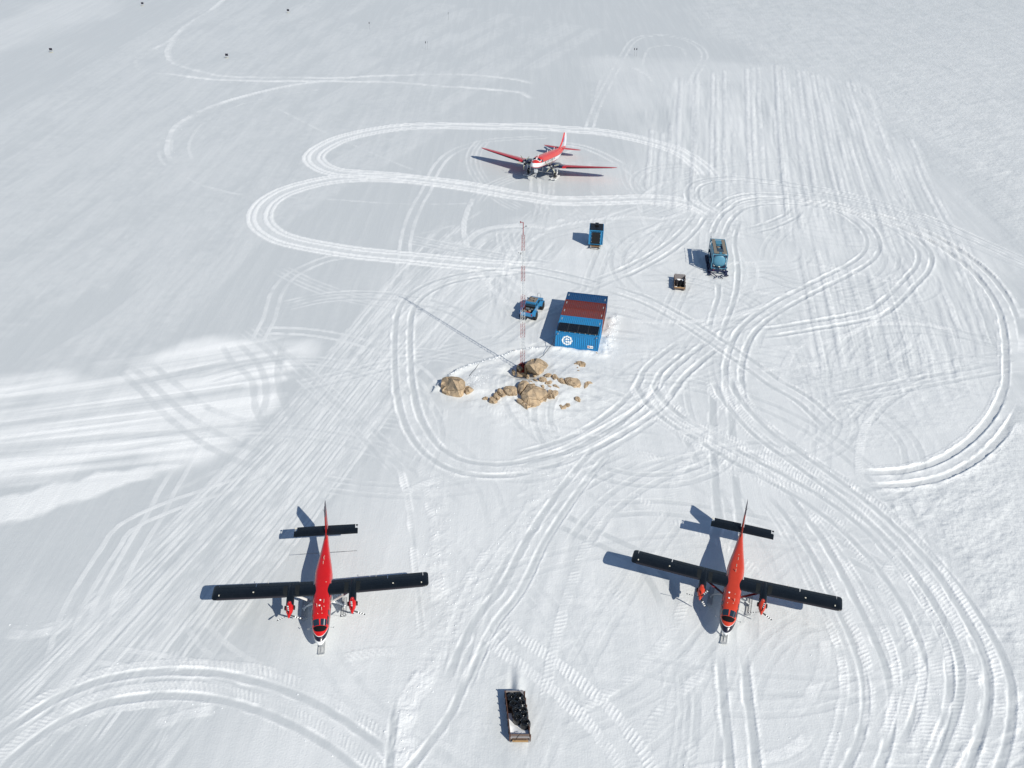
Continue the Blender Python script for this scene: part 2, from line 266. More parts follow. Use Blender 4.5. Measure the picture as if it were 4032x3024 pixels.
FANS=[('groom',[(36.72,256.67),(30.55,209.76),(26.48,179.46),(23.96,162.21)],[(74.51,274.94),(61.4,212.77),(54.4,177.94),(49.7,153.51)],15),('groom',[(74.51,274.94),(61.4,212.77),(54.4,177.94),(49.7,153.51)],[(92.38,255.99),(81.71,204.77),(74.26,166.22),(68.95,136.35)],13),('groom',[(92.38,255.99),(81.71,204.77),(74.26,166.22),(68.95,136.35)],[(91.23,215.69),(83.38,179.1),(78.36,150.65),(72.12,124.74)],5),('streak',[(-44.62,48.96),(-35.87,70.47),(-28.74,91.67),(-20.34,127.04),(-13.16,154.92)],[(-28.03,41.85),(-26.37,54.55),(-20.0,75.6),(-14.81,94.43),(-6.9,118.98),(9.05,142.73)],24),('wind',[(-115.54,180.44),(-113.89,232.67),(-110.51,324.26),(-106.92,397.57)],[(-62.95,80.76),(-50.92,105.76),(-42.36,150.58),(-13.57,215.88),(25.81,315.18)],40),('soft',[(-7.41,44.2),(-6.92,59.1),(-4.9,75.54),(2.66,88.52)],[(-0.08,46.96),(1.74,59.45),(5.08,72.31),(10.87,86.2)],12),('groom',[(49.93,148.56),(46.35,126.82),(44.01,112.68),(42.36,103.02)],[(73.4,140.98),(71.28,126.17),(68.39,114.15),(65.2,104.3)],14),('none',[(-68.88,96.48),(-57.84,99.75),(-47.43,104.76),(-32.26,112.6)],[(-59.46,78.03),(-49.24,79.35),(-39.59,81.49),(-26.36,86.11)],0)]
REGIONS=[('bright',[(-68.99,96.69),(-53.75,101.69),(-44.92,106.73),(-37.7,110.7),(-30.14,108.86),(-28.13,102.37),(-28.74,91.67),(-29.71,86.39),(-36.0,81.84),(-47.05,80.37),(-59.66,78.43)],0.8,4.5),('bright',[(-57.14,73.48),(-48.9,78.55),(-40.68,81.61),(-37.04,81.79),(-41.3,78.92),(-47.12,74.32),(-54.98,69.26)],0.75,1.2),('bright',[(-172.12,287.69),(-167.49,347.99),(-145.62,370.17),(-140.15,305.42),(-143.32,262.55),(-143.59,233.61)],0.25,14),('worked',[(-19.39,137.08),(-9.7,153.1),(2.79,165.08),(35.15,175.04),(61.1,182.44),(75.8,159.69),(77.6,133.62),(68.49,96.86),(41.83,40.35),(-26.7,38.14),(-26.67,55.59),(-20.14,76.36),(-15.89,103.07)],0.4,26),('worked',[(23.04,272.65),(97.72,276.42),(85.67,174.26),(81.46,133.88),(31.72,152.15),(16.57,173.47)],0.24,12),('dust',[(2.78,158.32),(29.22,164.91),(44.33,153.11),(33.56,118.72),(23.69,98.62),(17.2,94.12),(14.28,117.52),(6.77,146.34)],0.35,8),('rough',[(73.38,430.04),(61.62,294.41),(75.58,268.6),(95.91,265.98),(92.58,209.05),(86.44,160.51),(85.3,130.93),(242.14,460.44)],1,24),('rough',[(41.13,79.65),(51.05,83.83),(59.84,90.52),(73.37,105.86),(42.19,40.36),(45.46,53.24),(46.73,64.22),(44.85,74.11)],1,3),('rough',[(38.63,111.09),(52.78,114.51),(65.4,112.68),(61.78,100.72),(50.61,90.05),(41.19,86.83),(36.56,97.21)],0.45,4),('bright',[(-42.13,63.57),(-35.32,66.09),(-29.61,61.06),(-31.27,54.36),(-36.55,51.15),(-39.83,55.07)],0.22,5),('bright',[(-48.07,60.89),(-40.75,62.4),(-39.49,57.24),(-45.14,54.87)],0.12,4)]
BOARDS=[(-131.39, 262.18), (-128.8, 326.84), (-78.68, 322.91), (-82.29, 262.04)]
POLES=[(-48.31, 302.08), (-24.83, 319.88), (-28.36, 278.85), (-27.85, 278.8), (32.95, 278.46), (33.64, 278.55)]
ROCKS=[
('large tan boulder standing alone at the left end of the outcrop',[-919,9991,87,-903,9995,113,-867,9969,144,-838,9988,138,-806,9974,152,-772,9979,149,-740,9981,143,-710,9983,140,-677,9951,152,-639,9923,147,-604,9904,116,-617,9859,116,-615,9837,94,-603,9826,83,-615,9788,69,-617,9736,54,-635,9712,40,-651,9691,26,-692,9693,26,-726,9703,27,-754,9706,30,-786,9721,33,-818,9727,41,-846,9739,48,-872,9761,49,-893,9772,68,-923,9882,26,-917,9869,82,-912,9890,106,-761,9814,202,-707,9699,180,-682,9666,130,-666,9680,56,-829,9886,140,-851,9824,93,-793,9742,93,-739,9700,74,-679,9813,181,-656,9778,131,-644,9752,80,-814,9823,120,-753,9757,141,-868,9911,104,-718,9705,115],[9,11,10,12,14,13,5,29,6,4,29,5,18,31,19,16,32,17,17,32,18,18,32,31,3,33,4,4,33,29,2,33,3,25,34,26,26,34,27,23,34,24,24,34,25,21,35,22,22,35,23,23,35,34,19,36,20,19,31,36,20,36,21,21,36,35,6,37,7,6,29,37,8,37,9,9,37,11,7,37,8,29,30,37,12,38,14,30,31,38,11,38,12,11,37,38,30,38,37,14,39,15,15,39,16,31,32,39,16,39,32,31,39,38,14,38,39,29,33,40,34,35,40,29,41,30,29,40,41,35,41,40,0,42,1,1,42,2,2,42,33,0,28,42,27,42,28,27,34,42,34,40,42,33,42,40,30,43,31,31,43,36,35,36,43,35,43,41,30,41,43]),
('small pointed rock touching the right side of the lone left boulder',[-613,9818,49,-595,9860,61,-564,9866,64,-531,9845,59,-491,9808,51,-516,9774,39,-545,9749,30,-581,9739,25,-600,9769,32,-575,9788,64,-558,9799,66,-532,9794,54,-552,9767,54,-571,9770,55,-595,9805,53,-564,9841,61,-508,9799,56,-548,9743,46,-585,9748,54],[3,10,11,5,11,12,10,12,11,9,13,10,10,13,12,0,14,1,1,14,9,0,8,14,9,14,13,1,15,2,1,9,15,9,10,15,2,15,3,3,15,10,3,16,4,3,11,16,4,16,5,5,16,11,5,17,6,5,12,17,6,17,7,12,13,17,7,18,8,13,14,18,8,18,14,13,18,17,7,17,18]),
('big split boulder with a dark cut face beside the red mast base',[155,10385,67,166,10185,238,199,10274,235,243,10351,221,285,10522,129,322,10435,190,366,10464,166,419,10482,123,456,10510,79,485,10502,44,455,10400,101,430,10368,87,419,10300,90,391,10241,82,358,10202,73,330,10193,71,297,10200,77,272,10266,41,217,10321,5,175,10382,-28,158,10379,18,171,10097,294,223,10061,315,248,10047,295,273,10032,274,291,10052,234,309,10080,188,202,10202,152,246,10192,128,184,10180,204,232,10162,210,284,10174,269,352,10256,220,377,10245,150,319,10152,219,241,10227,260,405,10338,145,357,10239,101],[8,10,9,1,21,2,2,21,22,14,26,15,15,26,16,16,26,17,17,26,25,18,27,19,19,27,20,0,20,27,24,28,25,17,25,28,17,28,18,18,28,27,0,29,1,1,29,21,0,27,29,21,29,22,22,30,23,23,30,24,24,30,28,27,28,30,27,30,29,22,29,30,4,31,5,22,23,31,23,24,31,6,32,7,5,32,6,5,31,32,12,33,13,11,33,12,24,34,31,31,34,32,24,25,34,32,34,33,2,35,3,2,22,35,3,35,4,4,35,31,22,31,35,7,36,8,8,36,10,10,36,11,7,32,36,32,33,36,11,36,33,13,37,14,14,37,26,13,33,37,25,26,37,25,37,34,33,34,37]),
('upright rounded slab leaning in front of the red mast base',[52,10328,106,65,10346,128,103,10358,121,130,10338,111,148,10322,88,145,10393,-4,107,10379,-3,73,10384,6,58,10383,46,84,10253,144,98,10272,138,113,10249,134,102,10222,135,86,10254,129,62,10304,116,103,10327,124,131,10261,125,101,10200,123,66,10281,108],[3,10,11,7,12,13,9,13,10,10,13,11,11,13,12,0,14,1,1,14,9,0,8,14,1,15,2,1,9,15,9,10,15,2,15,3,3,15,10,4,16,5,3,16,4,3,11,16,11,12,16,5,16,12,5,17,6,5,12,17,6,17,7,7,17,12,7,18,8,7,13,18,9,18,13,9,14,18,8,18,14]),
('small flat stone at the far left of the mast base hollow',[-7,10332,68,17,10329,65,39,10294,63,40,10278,59,11,10286,60,10,10303,71,28,10278,73,16,10278,71,1,10325,64,36,10283,70,14,10281,68],[3,6,4,1,5,6,5,7,6,0,8,1,1,8,5,0,4,8,4,5,8,2,9,3,3,9,6,1,9,2,1,6,9,4,10,5,5,10,7,4,6,10,6,7,10]),
('low grey brown stone under the upright slab at the mast base',[59,10246,77,106,10244,76,149,10246,76,165,10233,67,122,10229,65,78,10234,71,94,10230,82,124,10227,83,116,10218,83,76,10243,78,139,10239,77,116,10214,80],[1,8,7,0,9,1,1,9,6,0,5,9,5,6,9,2,10,3,3,10,4,1,10,2,1,7,10,4,10,7,4,11,5,5,11,6,1,6,11,1,11,8,4,7,11,7,8,11]),
('pale chipped stone below the middle of the split boulder',[182,10175,78,204,10198,86,225,10184,80,215,10160,72,194,10161,73,195,10162,89,214,10169,83,197,10162,85,220,10170,83,199,10145,87],[0,5,1,1,6,2,1,5,6,0,4,7,0,7,5,5,7,6,2,8,3,3,8,6,2,6,8,3,9,4,4,9,7,3,6,9,6,7,9]),
('pale rounded stone below the right foot of the split boulder',[270,10179,82,291,10196,88,319,10182,78,297,10159,71,277,10164,73,283,10156,91,297,10159,92,286,10143,92,275,10160,90,310,10174,83,280,10149,83],[1,5,6,5,7,6,3,6,7,0,8,1,1,8,5,0,4,8,4,5,8,1,9,2,1,6,9,2,9,3,3,9,6,3,10,4,3,7,10,4,10,5,5,10,7]),
('upper left slab of the central outcrop separated by a crack',[69,9872,104,85,9892,116,106,9923,127,133,9953,133,181,9947,134,225,9910,122,189,9860,102,168,9830,93,150,9798,89,132,9774,74,135,9756,68,111,9730,58,91,9750,65,75,9807,82,112,9808,128,126,9831,133,149,9841,136,154,9813,119,139,9781,126,135,9763,121,115,9768,117,85,9836,120,111,9895,120,167,9904,133,174,9844,109,143,9798,101,131,9734,105,105,9722,106],[15,17,16,14,18,15,15,18,17,13,20,14,14,20,18,18,20,19,0,21,1,0,13,21,13,14,21,14,15,21,1,22,2,2,22,3,15,16,22,15,22,21,1,21,22,4,23,5,5,23,6,3,23,4,16,23,22,3,22,23,6,24,7,7,24,17,16,17,24,16,24,23,6,23,24,7,25,8,7,17,25,17,18,25,18,19,25,8,25,19,8,26,9,8,19,26,19,20,26,9,27,10,10,27,11,11,27,12,12,27,13,13,27,20,9,26,27,20,27,26]),
('broadest weathered slab in the centre of the outcrop',[133,9695,120,155,9751,113,173,9781,121,199,9838,136,224,9865,145,266,9860,154,289,9881,146,304,9837,135,341,9827,130,385,9813,122,428,9791,120,453,9750,109,461,9704,95,449,9654,76,438,9616,66,406,9628,62,385,9598,56,356,9583,58,371,9565,46,343,9525,35,292,9527,37,244,9552,45,213,9543,44,165,9580,53,132,9618,66,118,9663,96,203,9669,147,204,9586,127,216,9560,79,320,9701,130,287,9761,153,384,9695,98,267,9608,115,162,9646,129,163,9598,99,321,9607,79,245,9711,152,352,9771,129,417,9677,67,280,9562,64],[5,7,6,17,19,18,17,20,19,1,26,2,21,28,22,22,28,23,4,30,5,5,30,7,7,30,8,9,31,10,10,31,11,11,31,12,26,27,32,27,28,32,0,33,1,1,33,26,0,25,33,26,33,27,23,34,24,27,34,28,23,28,34,24,34,25,25,34,33,27,33,34,15,35,16,15,31,35,16,35,17,29,35,31,29,32,35,2,36,3,2,26,36,3,36,4,4,36,30,29,30,36,29,36,32,26,32,36,8,37,9,29,37,30,8,30,37,29,31,37,9,37,31,13,38,14,14,38,15,12,38,13,12,31,38,15,38,31,21,39,28,28,39,32,17,39,20,17,35,39,20,39,21,32,39,35]),
('long plank shaped rock along the lower edge of the central slab',[63,9609,67,91,9618,72,122,9603,67,148,9577,58,176,9541,48,212,9524,44,249,9530,45,283,9519,42,317,9503,38,286,9499,39,249,9496,37,212,9470,30,204,9445,24,181,9464,29,155,9490,36,129,9527,44,86,9569,55,142,9553,57,164,9538,61,184,9510,60,233,9501,59,207,9494,58,190,9478,55,176,9508,50,150,9527,63,96,9585,64,140,9577,65,180,9532,52,277,9492,53,234,9501,46,198,9443,48,165,9488,49,115,9548,56],[7,9,8,3,18,4,3,17,18,5,20,6,5,19,21,11,21,22,19,22,21,19,23,22,15,24,17,17,24,18,4,18,24,4,24,23,0,25,1,0,16,25,1,25,2,2,26,3,3,26,17,5,27,19,19,27,23,4,23,27,6,28,7,6,10,28,7,28,9,9,28,10,6,29,10,6,20,29,10,29,11,11,29,21,5,29,20,5,21,29,11,30,12,12,30,13,13,30,22,11,22,30,13,31,14,13,22,31,22,23,31,14,31,15,15,31,24,23,24,31,15,32,16,15,17,32,16,32,25,17,26,32,2,25,32,2,32,26]),
('cracked block joining the central slab on its left side',[-111,9830,97,-80,9855,110,-52,9853,114,-18,9864,113,13,9859,111,45,9844,113,62,9823,102,69,9782,81,71,9734,63,51,9726,58,0,9728,57,-45,9721,53,-72,9733,58,-99,9765,73,-112,9804,84,-54,9776,109,-31,9794,109,-9,9792,110,9,9783,108,12,9748,93,-13,9744,97,-37,9755,91,-51,9774,103,-87,9810,104,-40,9829,109,3,9841,107,38,9807,99,48,9721,89,-6,9717,82,-56,9725,82,-87,9770,102],[16,20,17,17,20,18,18,20,19,16,21,20,15,22,16,16,22,21,0,23,1,0,14,23,1,23,2,2,24,3,15,16,24,16,17,24,15,24,23,2,23,24,3,25,4,4,25,5,17,18,25,17,25,24,3,24,25,5,26,6,6,26,7,18,19,26,18,26,25,5,25,26,7,27,8,8,27,9,9,27,10,10,27,19,19,27,26,7,26,27,10,28,11,10,19,28,19,20,28,20,21,28,12,29,13,11,29,12,21,22,29,21,29,28,11,28,29,15,30,22,13,30,14,14,30,23,15,23,30,22,30,29,13,29,30]),
('narrow blocky rock left of the cracked block',[-192,9789,80,-178,9818,93,-153,9825,95,-120,9801,89,-103,9761,77,-71,9720,61,-106,9698,50,-127,9690,46,-154,9718,53,-180,9749,63,-158,9748,90,-144,9757,92,-124,9733,88,-127,9719,76,-142,9724,77,-174,9763,88,-149,9791,100,-114,9735,92,-117,9686,74,-151,9700,74],[9,14,10,10,14,11,11,14,12,12,14,13,0,15,1,0,9,15,9,10,15,10,11,15,2,16,3,3,16,11,1,16,2,1,15,16,11,16,15,3,17,4,3,11,17,11,12,17,12,13,17,4,17,13,4,18,5,4,13,18,5,18,6,6,18,7,7,18,8,8,19,9,9,19,14,13,14,19,13,19,18,8,18,19]),
('wedge of broken stone between the round rock and the blocky rock',[-246,9688,57,-222,9734,77,-197,9751,88,-179,9709,70,-141,9676,64,-147,9650,50,-175,9623,37,-197,9650,47,-222,9666,49,-209,9660,73,-192,9697,78,-175,9658,79,-184,9639,66,-200,9653,73,-230,9673,68,-196,9721,87,-153,9655,80,-177,9598,70,-215,9635,74],[1,9,10,3,10,11,5,11,12,9,13,10,10,13,11,7,12,13,11,13,12,0,14,1,1,14,9,0,8,14,1,15,2,1,10,15,2,15,3,3,15,10,3,16,4,3,11,16,4,16,5,5,16,11,5,17,6,5,12,17,6,17,7,7,17,12,7,18,8,7,13,18,9,18,13,9,14,18,8,18,14]),
('rounded rock at the left end of the curved rock chain',[-290,9590,54,-275,9637,79,-250,9639,85,-206,9620,67,-175,9588,56,-186,9573,39,-216,9560,30,-251,9563,31,-281,9578,42,-256,9566,74,-244,9590,75,-217,9575,67,-230,9549,68,-252,9559,71,-272,9564,72,-246,9633,75,-189,9572,68,-221,9534,59,-269,9567,56],[1,9,10,3,10,11,10,12,11,7,12,13,9,13,10,10,13,12,0,14,1,1,14,9,0,8,14,1,15,2,1,10,15,2,15,3,3,15,10,3,16,4,3,11,16,4,16,5,5,16,11,5,17,6,5,11,17,6,17,7,7,17,12,11,12,17,7,18,8,7,13,18,9,18,13,9,14,18,8,18,14]),
('small dark tipped stone left of the curved rock chain',[-377,9647,36,-363,9666,43,-336,9679,54,-306,9674,52,-300,9647,39,-309,9630,31,-346,9632,30,-360,9635,31,-349,9636,45,-338,9651,54,-324,9637,49,-339,9633,45,-364,9637,43,-339,9663,52,-309,9633,50,-344,9629,40],[1,8,9,5,10,11,8,11,9,9,11,10,0,12,1,0,7,12,7,8,12,1,12,8,2,13,3,1,13,2,1,9,13,9,10,13,3,13,10,3,14,4,3,10,14,4,14,5,5,14,10,6,15,7,7,15,8,5,15,6,5,11,15,8,15,11]),
('oval tan rock at the top of the small cluster',[422,10158,84,451,10192,89,487,10198,90,521,10188,83,527,10159,75,488,10131,70,455,10114,69,429,10137,75,451,10137,99,477,10157,96,491,10139,95,464,10119,88,434,10140,97,485,10190,85,511,10148,82,461,10089,94],[1,8,9,6,11,7,7,11,8,8,11,9,9,11,10,5,10,11,0,12,1,1,12,8,0,7,12,7,8,12,1,13,2,1,9,13,2,13,3,3,13,10,9,10,13,3,14,4,3,10,14,4,14,5,5,14,10,5,15,6,6,15,11,5,11,15]),
('rounded square rock above the central slab',[348,10050,95,372,10081,100,409,10090,98,448,10067,91,457,10031,77,433,10003,71,388,10001,74,357,10015,83,381,10023,105,405,10044,101,420,10015,97,394,9993,101,365,10046,95,408,10065,100,439,10011,93,390,9988,93],[1,8,9,5,10,11,8,11,9,9,11,10,0,12,1,1,12,8,0,7,12,7,8,12,2,13,3,1,13,2,1,9,13,9,10,13,3,13,10,3,14,4,3,10,14,4,14,5,5,14,10,6,15,7,7,15,8,8,15,11,5,15,6,5,11,15]),
('thin reddish sliver of rock left of the rounded square rock',[275,10073,84,302,10072,83,340,10043,79,354,10014,73,325,10018,75,290,10044,81,301,10049,85,325,10036,83,317,10025,85,289,10070,83,331,10037,81,319,10016,80],[2,4,3,1,7,2,1,6,7,5,8,6,6,8,7,0,9,1,0,5,9,5,6,9,1,9,6,2,10,4,2,7,10,4,11,5,5,11,8,7,8,11,7,11,10,4,10,11]),
('knobbly orange rock just below the rounded square rock',[422,9980,80,453,10008,90,507,10033,92,528,10010,81,506,9978,70,475,9966,68,437,9964,71,455,9975,87,489,9989,94,487,9965,92,464,9970,86,438,9960,91,497,10022,87,495,9960,87,445,9954,82],[1,7,10,1,10,8,5,9,10,8,10,9,0,11,1,1,11,7,0,6,11,2,12,3,3,12,8,1,12,2,1,8,12,3,13,4,3,8,13,4,13,5,5,13,9,8,9,13,5,14,6,5,10,14,7,14,10,7,11,14,6,14,11]),
('upright tan rock between the oval rock and the long ridge',[526,10137,86,548,10167,90,576,10165,84,596,10122,75,612,10099,68,575,10083,68,548,10060,65,529,10094,78,552,10110,86,568,10107,95,576,10082,93,556,10067,89,535,10122,90,575,10138,90,596,10079,84,553,10053,80],[1,8,9,3,9,10,8,10,9,7,11,8,8,11,10,5,10,11,0,12,1,1,12,8,0,7,12,7,8,12,1,13,2,1,9,13,2,13,3,3,13,9,3,14,4,4,14,5,5,14,10,3,10,14,5,15,6,5,11,15,6,15,7,7,15,11]),
('jagged orange brown shard left of the long ridge',[595,10081,83,644,10105,81,671,10089,77,701,10034,62,724,9989,52,692,9994,57,638,10003,63,606,10032,72,639,10042,85,663,10047,82,677,10000,74,653,10009,75,612,10064,85,665,10080,75,707,9988,69,642,9995,76],[2,9,3,3,10,5,3,9,10,5,10,6,8,11,9,9,11,10,0,12,1,1,12,8,0,7,12,7,8,12,1,13,2,1,8,13,8,9,13,2,13,9,3,14,4,4,14,5,3,5,14,6,15,7,7,15,8,8,15,11,6,10,15,10,11,15]),
('long rounded ridge of rock on the right of the outcrop',[686,10064,96,715,10095,98,757,10113,92,801,10102,89,857,10104,82,886,10075,72,903,10010,56,884,9957,44,849,9949,46,808,9930,46,776,9962,58,729,9971,63,703,10006,82,757,10019,91,778,10026,100,815,10031,86,834,9995,85,810,9967,86,787,9977,83,760,9984,99,713,10036,101,767,10069,101,838,10090,77,871,9990,73,831,9942,69,777,9956,75,728,9996,93],[3,14,15,9,17,10,15,17,16,14,18,15,15,18,17,13,19,14,14,19,18,0,20,1,0,12,20,1,20,2,2,21,3,3,21,14,13,14,21,13,21,20,2,20,21,3,22,4,3,15,22,4,22,5,5,22,16,15,16,22,6,23,7,7,23,8,5,23,6,5,16,23,8,24,9,9,24,17,16,17,24,16,24,23,8,23,24,10,17,25,17,18,25,10,25,11,11,25,19,18,19,25,11,26,12,11,19,26,13,26,19,13,20,26,12,26,20]),
('tiny sliver of stone above the broad central slab',[216,10038,84,252,10030,81,274,10000,75,244,10004,76,235,10021,82,256,10005,83,227,10032,83,265,9998,81],[1,4,3,0,3,4,1,3,5,0,6,1,1,6,4,0,4,6,1,7,2,1,5,7,2,7,3,3,7,5]),
('small three sided stone at the upper right of the central slab',[376,9926,85,408,9939,87,423,9908,74,415,9887,67,387,9901,74,393,9905,86,411,9906,81,396,9899,82,385,9915,85,417,9902,78,392,9895,84],[1,6,2,1,5,6,3,7,4,3,6,7,5,7,6,0,8,1,1,8,5,0,4,8,2,9,3,3,9,6,2,6,9,5,10,7,4,7,10,5,8,10,4,10,8]),
('little pointed chip below the knobbly orange rock',[466,9946,75,485,9942,73,517,9921,66,496,9903,63,474,9918,69,482,9932,74,501,9924,71,485,9916,70,474,9937,73,511,9919,71,478,9918,70],[1,5,7,1,7,6,3,7,4,3,6,7,0,8,1,1,8,5,0,4,8,1,9,2,1,6,9,2,9,3,3,9,6,5,10,7,4,7,10,5,8,10,4,10,8]),
('thin split stone poking through snow below the upright tan rock',[532,9955,73,566,9968,72,592,9940,66,624,9897,56,603,9893,57,564,9925,65,543,9927,67,559,9932,70,579,9929,70,584,9913,67,564,9923,70,546,9943,72,585,9927,69,595,9902,63],[5,7,6,1,8,2,1,7,8,5,9,8,5,10,7,7,10,8,5,8,10,0,11,1,1,11,7,0,6,11,6,7,11,2,8,12,8,9,12,2,12,9,2,13,3,3,13,4,2,9,13,4,13,5,5,13,9]),
('lobed olive tan rock on the right edge of the central slab',[466,9801,91,491,9817,94,529,9798,90,562,9807,91,593,9802,85,601,9774,73,583,9742,64,561,9729,63,550,9684,46,528,9690,50,493,9673,45,469,9688,53,462,9730,71,508,9762,85,529,9744,92,552,9757,81,547,9717,86,538,9704,78,519,9710,73,503,9724,81,484,9770,93,526,9772,91,576,9772,88,568,9723,77,540,9671,75,500,9661,75,482,9719,79],[1,13,2,2,15,3,14,16,15,7,16,17,14,17,16,14,18,17,13,19,14,14,19,18,0,20,1,1,20,13,0,12,20,2,13,21,13,14,21,14,15,21,2,21,15,3,22,4,3,15,22,4,22,5,5,22,6,6,23,7,15,16,23,7,23,16,15,23,22,6,22,23,7,24,8,7,17,24,8,24,9,17,18,24,9,24,18,9,25,10,9,18,25,10,25,11,18,19,25,13,26,19,13,20,26,12,26,20,11,26,12,11,25,26,19,26,25]),
('curved horn shaped rock at the far right of the outcrop',[938,10003,42,960,10074,48,996,10111,47,1033,10112,43,1060,10082,38,1011,10070,41,991,10005,36,961,9959,35,940,9944,35,966,10008,50,992,10060,47,986,10015,47,972,10000,44,951,10004,45,995,10096,45,989,10004,44,953,9956,44],[3,5,4,1,9,10,5,10,11,9,11,10,6,12,7,9,12,11,0,13,1,1,13,9,9,13,12,2,14,3,3,14,5,1,14,2,1,10,14,5,14,10,5,15,6,5,11,15,11,12,15,6,15,12,7,16,8,0,8,16,0,16,13,7,12,16,12,13,16]),
('lone oval stone right of the lower end of the outcrop',[805,9725,50,833,9750,53,865,9744,50,885,9702,36,873,9651,25,841,9667,33,809,9695,43,827,9698,52,849,9713,48,852,9679,44,833,9688,51,818,9715,53,861,9731,48,861,9652,39,817,9688,48],[1,7,8,5,9,10,7,10,8,8,10,9,0,11,1,1,11,7,0,6,11,1,12,2,1,8,12,2,12,3,8,9,12,3,12,9,3,13,4,3,9,13,4,13,5,5,13,9,5,14,6,5,10,14,7,14,10,7,11,14,6,14,11]),
('lowest stone, hook shaped and nearly buried in snow',[608,9565,35,628,9578,36,645,9545,30,680,9573,34,701,9608,39,739,9610,36,748,9573,30,726,9537,25,700,9537,26,688,9507,22,635,9493,21,620,9532,28,663,9545,32,687,9567,37,701,9557,33,681,9540,31,659,9522,31,627,9554,36,652,9544,34,695,9597,36,728,9567,34,694,9540,31,647,9507,29],[7,14,8,8,15,9,3,12,15,3,15,13,12,16,15,9,15,16,0,17,1,0,11,17,2,17,11,3,18,12,12,18,16,2,16,18,2,18,17,1,17,18,3,13,19,13,14,19,5,20,6,6,20,7,7,20,14,4,20,5,14,20,19,4,19,20,13,21,14,13,15,21,8,14,21,8,21,15,10,22,11,2,11,22,9,22,10,9,16,22,2,22,16]),
('flat tan rock standing alone in front of the container wall',[838,10575,26,843,10593,27,874,10611,28,870,10630,32,922,10645,32,978,10628,26,996,10592,21,985,10524,14,947,10528,17,912,10527,18,903,10576,23,864,10580,24,884,10567,32,895,10581,33,911,10603,32,942,10581,28,920,10547,35,905,10563,31,856,10572,32,883,10591,33,919,10627,34,970,10587,26,936,10526,29,903,10571,32],[10,13,12,4,15,5,14,16,15,9,17,10,9,16,17,14,17,16,0,18,1,0,11,18,1,18,2,2,18,11,2,11,19,11,12,19,12,13,19,2,19,3,13,14,19,3,20,4,14,15,20,4,20,15,14,20,19,3,19,20,6,21,7,7,21,8,5,21,6,5,15,21,8,22,9,9,22,16,15,16,22,15,22,21,8,21,22,10,23,13,10,17,23,13,23,14,14,23,17]),
('upper of two pebbles below the lone flat rock',[867,10495,23,884,10508,26,894,10483,20,873,10476,20,873,10488,25,881,10482,25,868,10484,27,889,10482,26],[0,4,1,1,4,5,2,5,3,3,5,4,0,3,6,3,4,6,0,6,4,1,7,2,2,7,5,1,5,7]),
('lower of two pebbles below the lone flat rock',[865,10397,27,890,10413,30,905,10398,24,878,10392,25,876,10386,32,889,10390,32,869,10389,32,896,10391,30],[3,5,4,1,4,5,0,6,1,1,6,4,0,3,6,3,4,6,1,7,2,1,5,7,2,7,3,3,7,5]),
('small dark stone by the right foot of the container wall',[1145,10879,9,1164,10886,9,1184,10859,2,1159,10864,4,1162,10875,9,1168,10864,8,1155,10874,10],[1,5,2,1,4,5,2,5,3,3,5,4,0,6,1,1,6,4,0,3,6,3,4,6]),
('dark stone lying on the snow lip left of the mast',[8,10875,12,29,10877,14,50,10874,10,26,10869,6,18,10870,13],[1,3,2,0,4,1,1,4,3,0,3,4])
]
